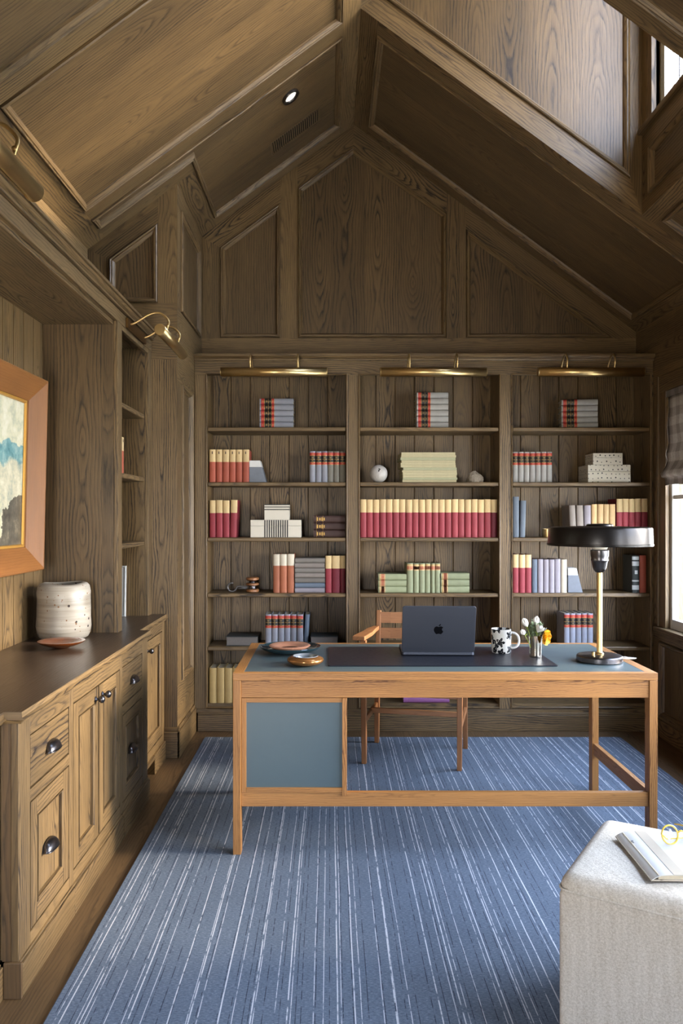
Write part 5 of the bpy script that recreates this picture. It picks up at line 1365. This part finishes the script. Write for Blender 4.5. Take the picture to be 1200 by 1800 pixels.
# ------------------------------------------------------------------ ottoman with notebook and spectacles
def OT(px, py, z=.455):
    y = (CAMZ - z) * F / (py - VY); return Vector((PX(px, y), y, z))
e1 = Vector((.845, -.534, 0)); e2 = Vector((.534, .845, 0)); S = .47
Acorn = Vector((.603, 2.085, 0))
oc_ = Acorn + e1 * S / 2 + e2 * S / 2
rot = math.atan2(e1.y, e1.x)
ot = thing('ottoman', 'cream linen cube ottoman with a welted top seam at the lower right corner', 'ottoman', (oc_.x, oc_.y, RZ), rot)
def rounded(b, hx, hy, z0, z1, r, dome, N_=14):
    hz = (z1 - z0) / 2; zc_ = (z0 + z1) / 2
    ids = {}; v = []
    def vid(p):
        key = tuple(round(c, 5) for c in p)
        if key not in ids:
            q = Vector(p); inner = Vector((max(-hx + r, min(hx - r, q.x)), max(-hy + r, min(hy - r, q.y)), max(-hz + r, min(hz - r, q.z))))
            d = q - inner
            if d.length > 1e-9: q = inner + d.normalized() * r
            u, w = q.x / hx, q.y / hy
            if q.z > 0: q.z += dome * (1 - u * u) * (1 - w * w) * min(1, q.z / hz)
            ids[key] = len(v); v.append(q + Vector((0, 0, zc_)))
        return ids[key]
    def lin_(h):
        out = [-h + r * (1 - math.cos(math.pi / 2 * i / 5)) * 1.0 for i in range(6)]
        mid = [-h + r + (2 * h - 2 * r) * i / N_ for i in range(1, N_)]
        return out + mid + [-x for x in reversed(out)]
    fs = []
    LX, LY, LZ = lin_(hx), lin_(hy), lin_(hz)
    def face(f, U, W):
        for i in range(len(U) - 1):
            for k in range(len(W) - 1): fs.append((vid(f(U[i], W[k])), vid(f(U[i + 1], W[k])), vid(f(U[i + 1], W[k + 1])), vid(f(U[i], W[k + 1]))))
    face(lambda a, c: (a, c, hz), LX, LY); face(lambda a, c: (c, a, -hz), LY, LX)
    face(lambda a, c: (a, -hy, c), LX, LZ); face(lambda a, c: (c, hy, a), LZ, LX)
    face(lambda a, c: (hx, a, c), LY, LZ); face(lambda a, c: (-hx, c, a), LZ, LY)
    b.add(v, fs, (0, 0, 1), 0, True)
h = S / 2 + .006
b = MB(); rounded(b, h, h, .002, .415, .022, 0); b.build('body', M['linen'], ot, local=True)
b = MB(); rounded(b, h - .001, h - .001, .37, .452, .034, .012); b.build('top_cushion', M['linen'], ot, local=True)
b = MB(); b.tube([(x, y, .414) for x, y in rrect(-h + .001, h - .001, -h + .001, h - .001, .024, 6)], .0036, 8, closed=True); b.build('welt', M['linen'], ot, local=True)
OZ = RZ + .4655
def on_top(px, py): return OT(px, py, OZ)
p0 = on_top(1083, 1471); p1 = on_top(1147, 1549)
nd = (p1 - p0); ln = nd.length; nd.normalize()    # spine direction, towards the lens
nb_rz = math.atan2(-nd.x, nd.y) + math.pi
nb = thing('notebook', 'pale softcover notebook with a beige band lying on the ottoman', 'notebook', p0, math.atan2(nd.y, nd.x) + math.pi / 2)
# local frame: -y runs along the spine towards the lens, +x away to the right
b = MB(); wN = .235
b.box(.016, wN - .004, -ln + .004, -.004, .0035, .014); b.build('pages', M['paper'], nb, local=True)
b = MB((0, 1, 0)); b.box(.02, wN, -ln, 0, .0005, .003, 'y'); b.prism([(-.004, 0, .0005), (.024, 0, .0005), (.024, 0, .003), (-.004, 0, .003)], (0, -ln, 0)); b.build('back_cover', M['noteband'], nb, local=True)
b = MB((0, 1, 0)); cp = [(-.002, .003), (.004, .0075), (.012, .0115), (.022, .0150), (.040, .0165), (.10, .0165), (wN, .0160)]
tp = [(x, z) for x, z in cp] + [(x, z - .0018) for x, z in reversed(cp)]
b.prism([(x, 0, z) for x, z in tp], (0, -ln, 0)); b.build('cover', M['notecov'], nb, local=True, autosmooth=50)
b = MB(); b.box(.052, .082, -ln - .0004, .0004, .0163, .0172); o = b.build('band', M['noteband'], nb, local=True); o['label'] = 'beige band along the cover'
b = MB(); b.tube([(.020 + .004 * math.cos(a), -.075 + .006 * math.sin(a), .0162 + (.0016 if 0 < i < 8 else 0)) for i, a in enumerate([math.radians(40 + 32 * k) for k in range(9)])], .0011, 6); b.build('clasp', M['bronze'], nb, local=True)
# spectacles
gz_ = OZ + .0182
gc0 = OT(1177, 1468, gz_ + .026)
gl = thing('spectacles', 'yellow round-framed spectacles on the notebook, right edge of the photo', 'glasses', (gc0.x, gc0.y, gz_), math.radians(8))
R_ = .0235
for k, dx in enumerate((0, .066)):
    b = MB(); b.tube([(dx + R_ * math.cos(a), .006 * math.sin(a), .0275 + R_ * math.sin(a)) for a in [2 * math.pi * i / 32 for i in range(32)]], .0024, 8, closed=True); b.build('rim', M['yellow'], gl, local=True)
    b = MB(); b.lathe([(0, 0), (R_ - .001, 0), (R_ - .001, .0012), (0, .0012)], (dx, .0008, .0275), 28, axis=(0, -1, .25)); b.build('lens', M['lens'], gl, local=True)
b = MB(); b.tube([(R_, 0, .032), (R_ + .0095, 0, .037), (.066 - R_, 0, .032)], .0022, 8); b.build('bridge', M['yellow'], gl, local=True)
for dx, s in ((-R_ - .001, 0), (.066 + R_ + .001, 0)):
    b = MB(); s_ = 1 if dx > 0 else -1
    b.tube([(dx, 0, .034), (dx + s_ * .004, .006, .034), (dx + s_ * .002, .06, .020), (dx, .105, .010), (dx, .125, .0035)] if s_ > 0 else [(dx, 0, .034), (dx - .003, -.004, .033), (dx + .02, .010, .012), (dx + .075, .018, .009), (dx + .11, .02, .0035)], .0022, 8); b.build('temple', M['yellow'], gl, local=True)

# ------------------------------------------------------------------ ceiling fittings
cp_ = Vector(L(-.2225, 4.58))
t = thing('recessed_light', 'round recessed ceiling light with a dark trim ring on the left slope', 'ceiling light', cp_ + NL * -.01)
b = MB(); b.lathe([(.036, .004), (.040, .012), (.054, .015), (.056, .010), (.056, -.002)], cp_ + NL * -.013, 36, axis=NL); b.build('trim_ring', M['bronze'], t, autosmooth=35)
b = MB(); b.lathe([(0, .006), (.037, .005)], cp_ + NL * -.013, 36, axis=NL); b.build('lens', M['canlens'], t)
pc = Vector(L(-.212, 5.02))
vt = thing('air_vent', 'slotted wooden air vent low on the left ceiling slope near the gable', 'vent', pc)
hw, hh = .19, .085
def vp(u, y, h_): return Vector(L(-.212, 5.02)) + GL * u + Vector((0, y, 0)) + NL * (h_ - .013)
b = MB(); b.panel([vp(-hw, -hh, 0), vp(hw, -hh, 0), vp(hw, hh, 0), vp(-hw, hh, 0)], NL, [(0, 0), (0, .003), (.014, .003), (.015, .001)], GL, m=0, mfill=1); b.build('frame', [M['oak'], M['gap']], vt)
for i in range(22):
    u = -hw + .018 + (2 * hw - .036) * (i + .5) / 22
    b = MB((0, 1, 0)); w_ = .0028
    b.hexa([vp(u - w_, -hh + .014, .001), vp(u + w_, -hh + .014, .001), vp(u + w_, hh - .014, .001), vp(u - w_, hh - .014, .001), vp(u - w_, -hh + .014, .003), vp(u + w_, -hh + .014, .003), vp(u + w_, hh - .014, .003), vp(u - w_, hh - .014, .003)], (0, 1, 0)); b.build('slat', M['oak'], vt)
SUN = 11; SKY = 31; EXPO = 0.0
# ------------------------------------------------------------------ camera, sky, light
cam = bpy.data.cameras.new('camera'); co = bpy.data.objects.new('camera', cam); COL.objects.link(co)
co.location = (0, 0, CAMZ); co.rotation_euler = (math.pi / 2, 0, 0)
cam.sensor_fit = 'AUTO'; cam.sensor_width = 36; cam.lens = F / 1800 * 36
cam.shift_x = (600 - VX) / 1800; cam.shift_y = (VY - 900) / 1800
cam.clip_start = .05; scene.camera = co

w = bpy.data.worlds.new('sky'); scene.world = w; w.use_nodes = True
nt = w.node_tree; nt.nodes.clear(); N = NT(nt)
out = N.n('OutputWorld'); bg = N.n('Background'); tc = N.n('TexCoord')
sx = N.n('SeparateXYZ'); nt.links.new(tc.outputs['Generated'], sx.inputs[0])
col = N.ramp(N.remap(sx.outputs[2], -.1, .9), [(0, rgb(252, 242, 226)), (.14, rgb(246, 247, 250)), (.4, rgb(205, 220, 246)), (1, rgb(176, 200, 240))])
nt.links.new(col, bg.inputs[0]); bg.inputs[1].default_value = SKY
nt.links.new(bg.outputs[0], out.inputs[0])

def portal(name, loc, rot, sx_, sy_):
    l = bpy.data.lights.new(name, 'AREA'); l.shape = 'RECTANGLE'; l.size = sx_; l.size_y = sy_; l.cycles.is_portal = True
    o = bpy.data.objects.new(name, l); COL.objects.link(o); o.location = loc; o.rotation_euler = rot; return o
for a, b in WIN:
    portal('window_daylight', (XR + .17, (a + b) / 2, (WB + WT) / 2), (0, math.pi / 2, 0), WT - WB, b - a)
portal('clerestory_daylight', (XK + .14, (W0 + W1) / 2, (WZ0 + WZ1) / 2), (0, math.pi / 2, 0), WZ1 - WZ0, W1 - W0)
portal('added_opening_daylight', ((D0 + D1) / 2, YF - .08, DT / 2), (math.pi / 2, 0, 0), D1 - D0, DT)  # sky light through the added opening behind the camera

sl = bpy.data.lights.new('sun', 'SUN'); sl.energy = SUN; sl.angle = math.radians(12); sl.color = (1, .86, .66)
so = bpy.data.objects.new('sun', sl); COL.objects.link(so)
so.rotation_euler = Vector((-1, .03, -.30)).to_track_quat('-Z', 'Y').to_euler()   # low hazy sun through the right-hand windows
vs_ = scene.view_settings
scene.display_settings.display_device = 'sRGB'
vs_.view_transform = 'Standard'; vs_.look = 'None'; vs_.exposure = EXPO; vs_.gamma = 1.0; vs_.use_curve_mapping = False
cy = scene.cycles
cy.max_bounces = 8; cy.diffuse_bounces = 1; cy.glossy_bounces = 3; cy.transparent_max_bounces = 8
cy.sample_clamp_indirect = 6.0; cy.caustics_reflective = False; cy.caustics_refractive = False
cy.use_denoising = True
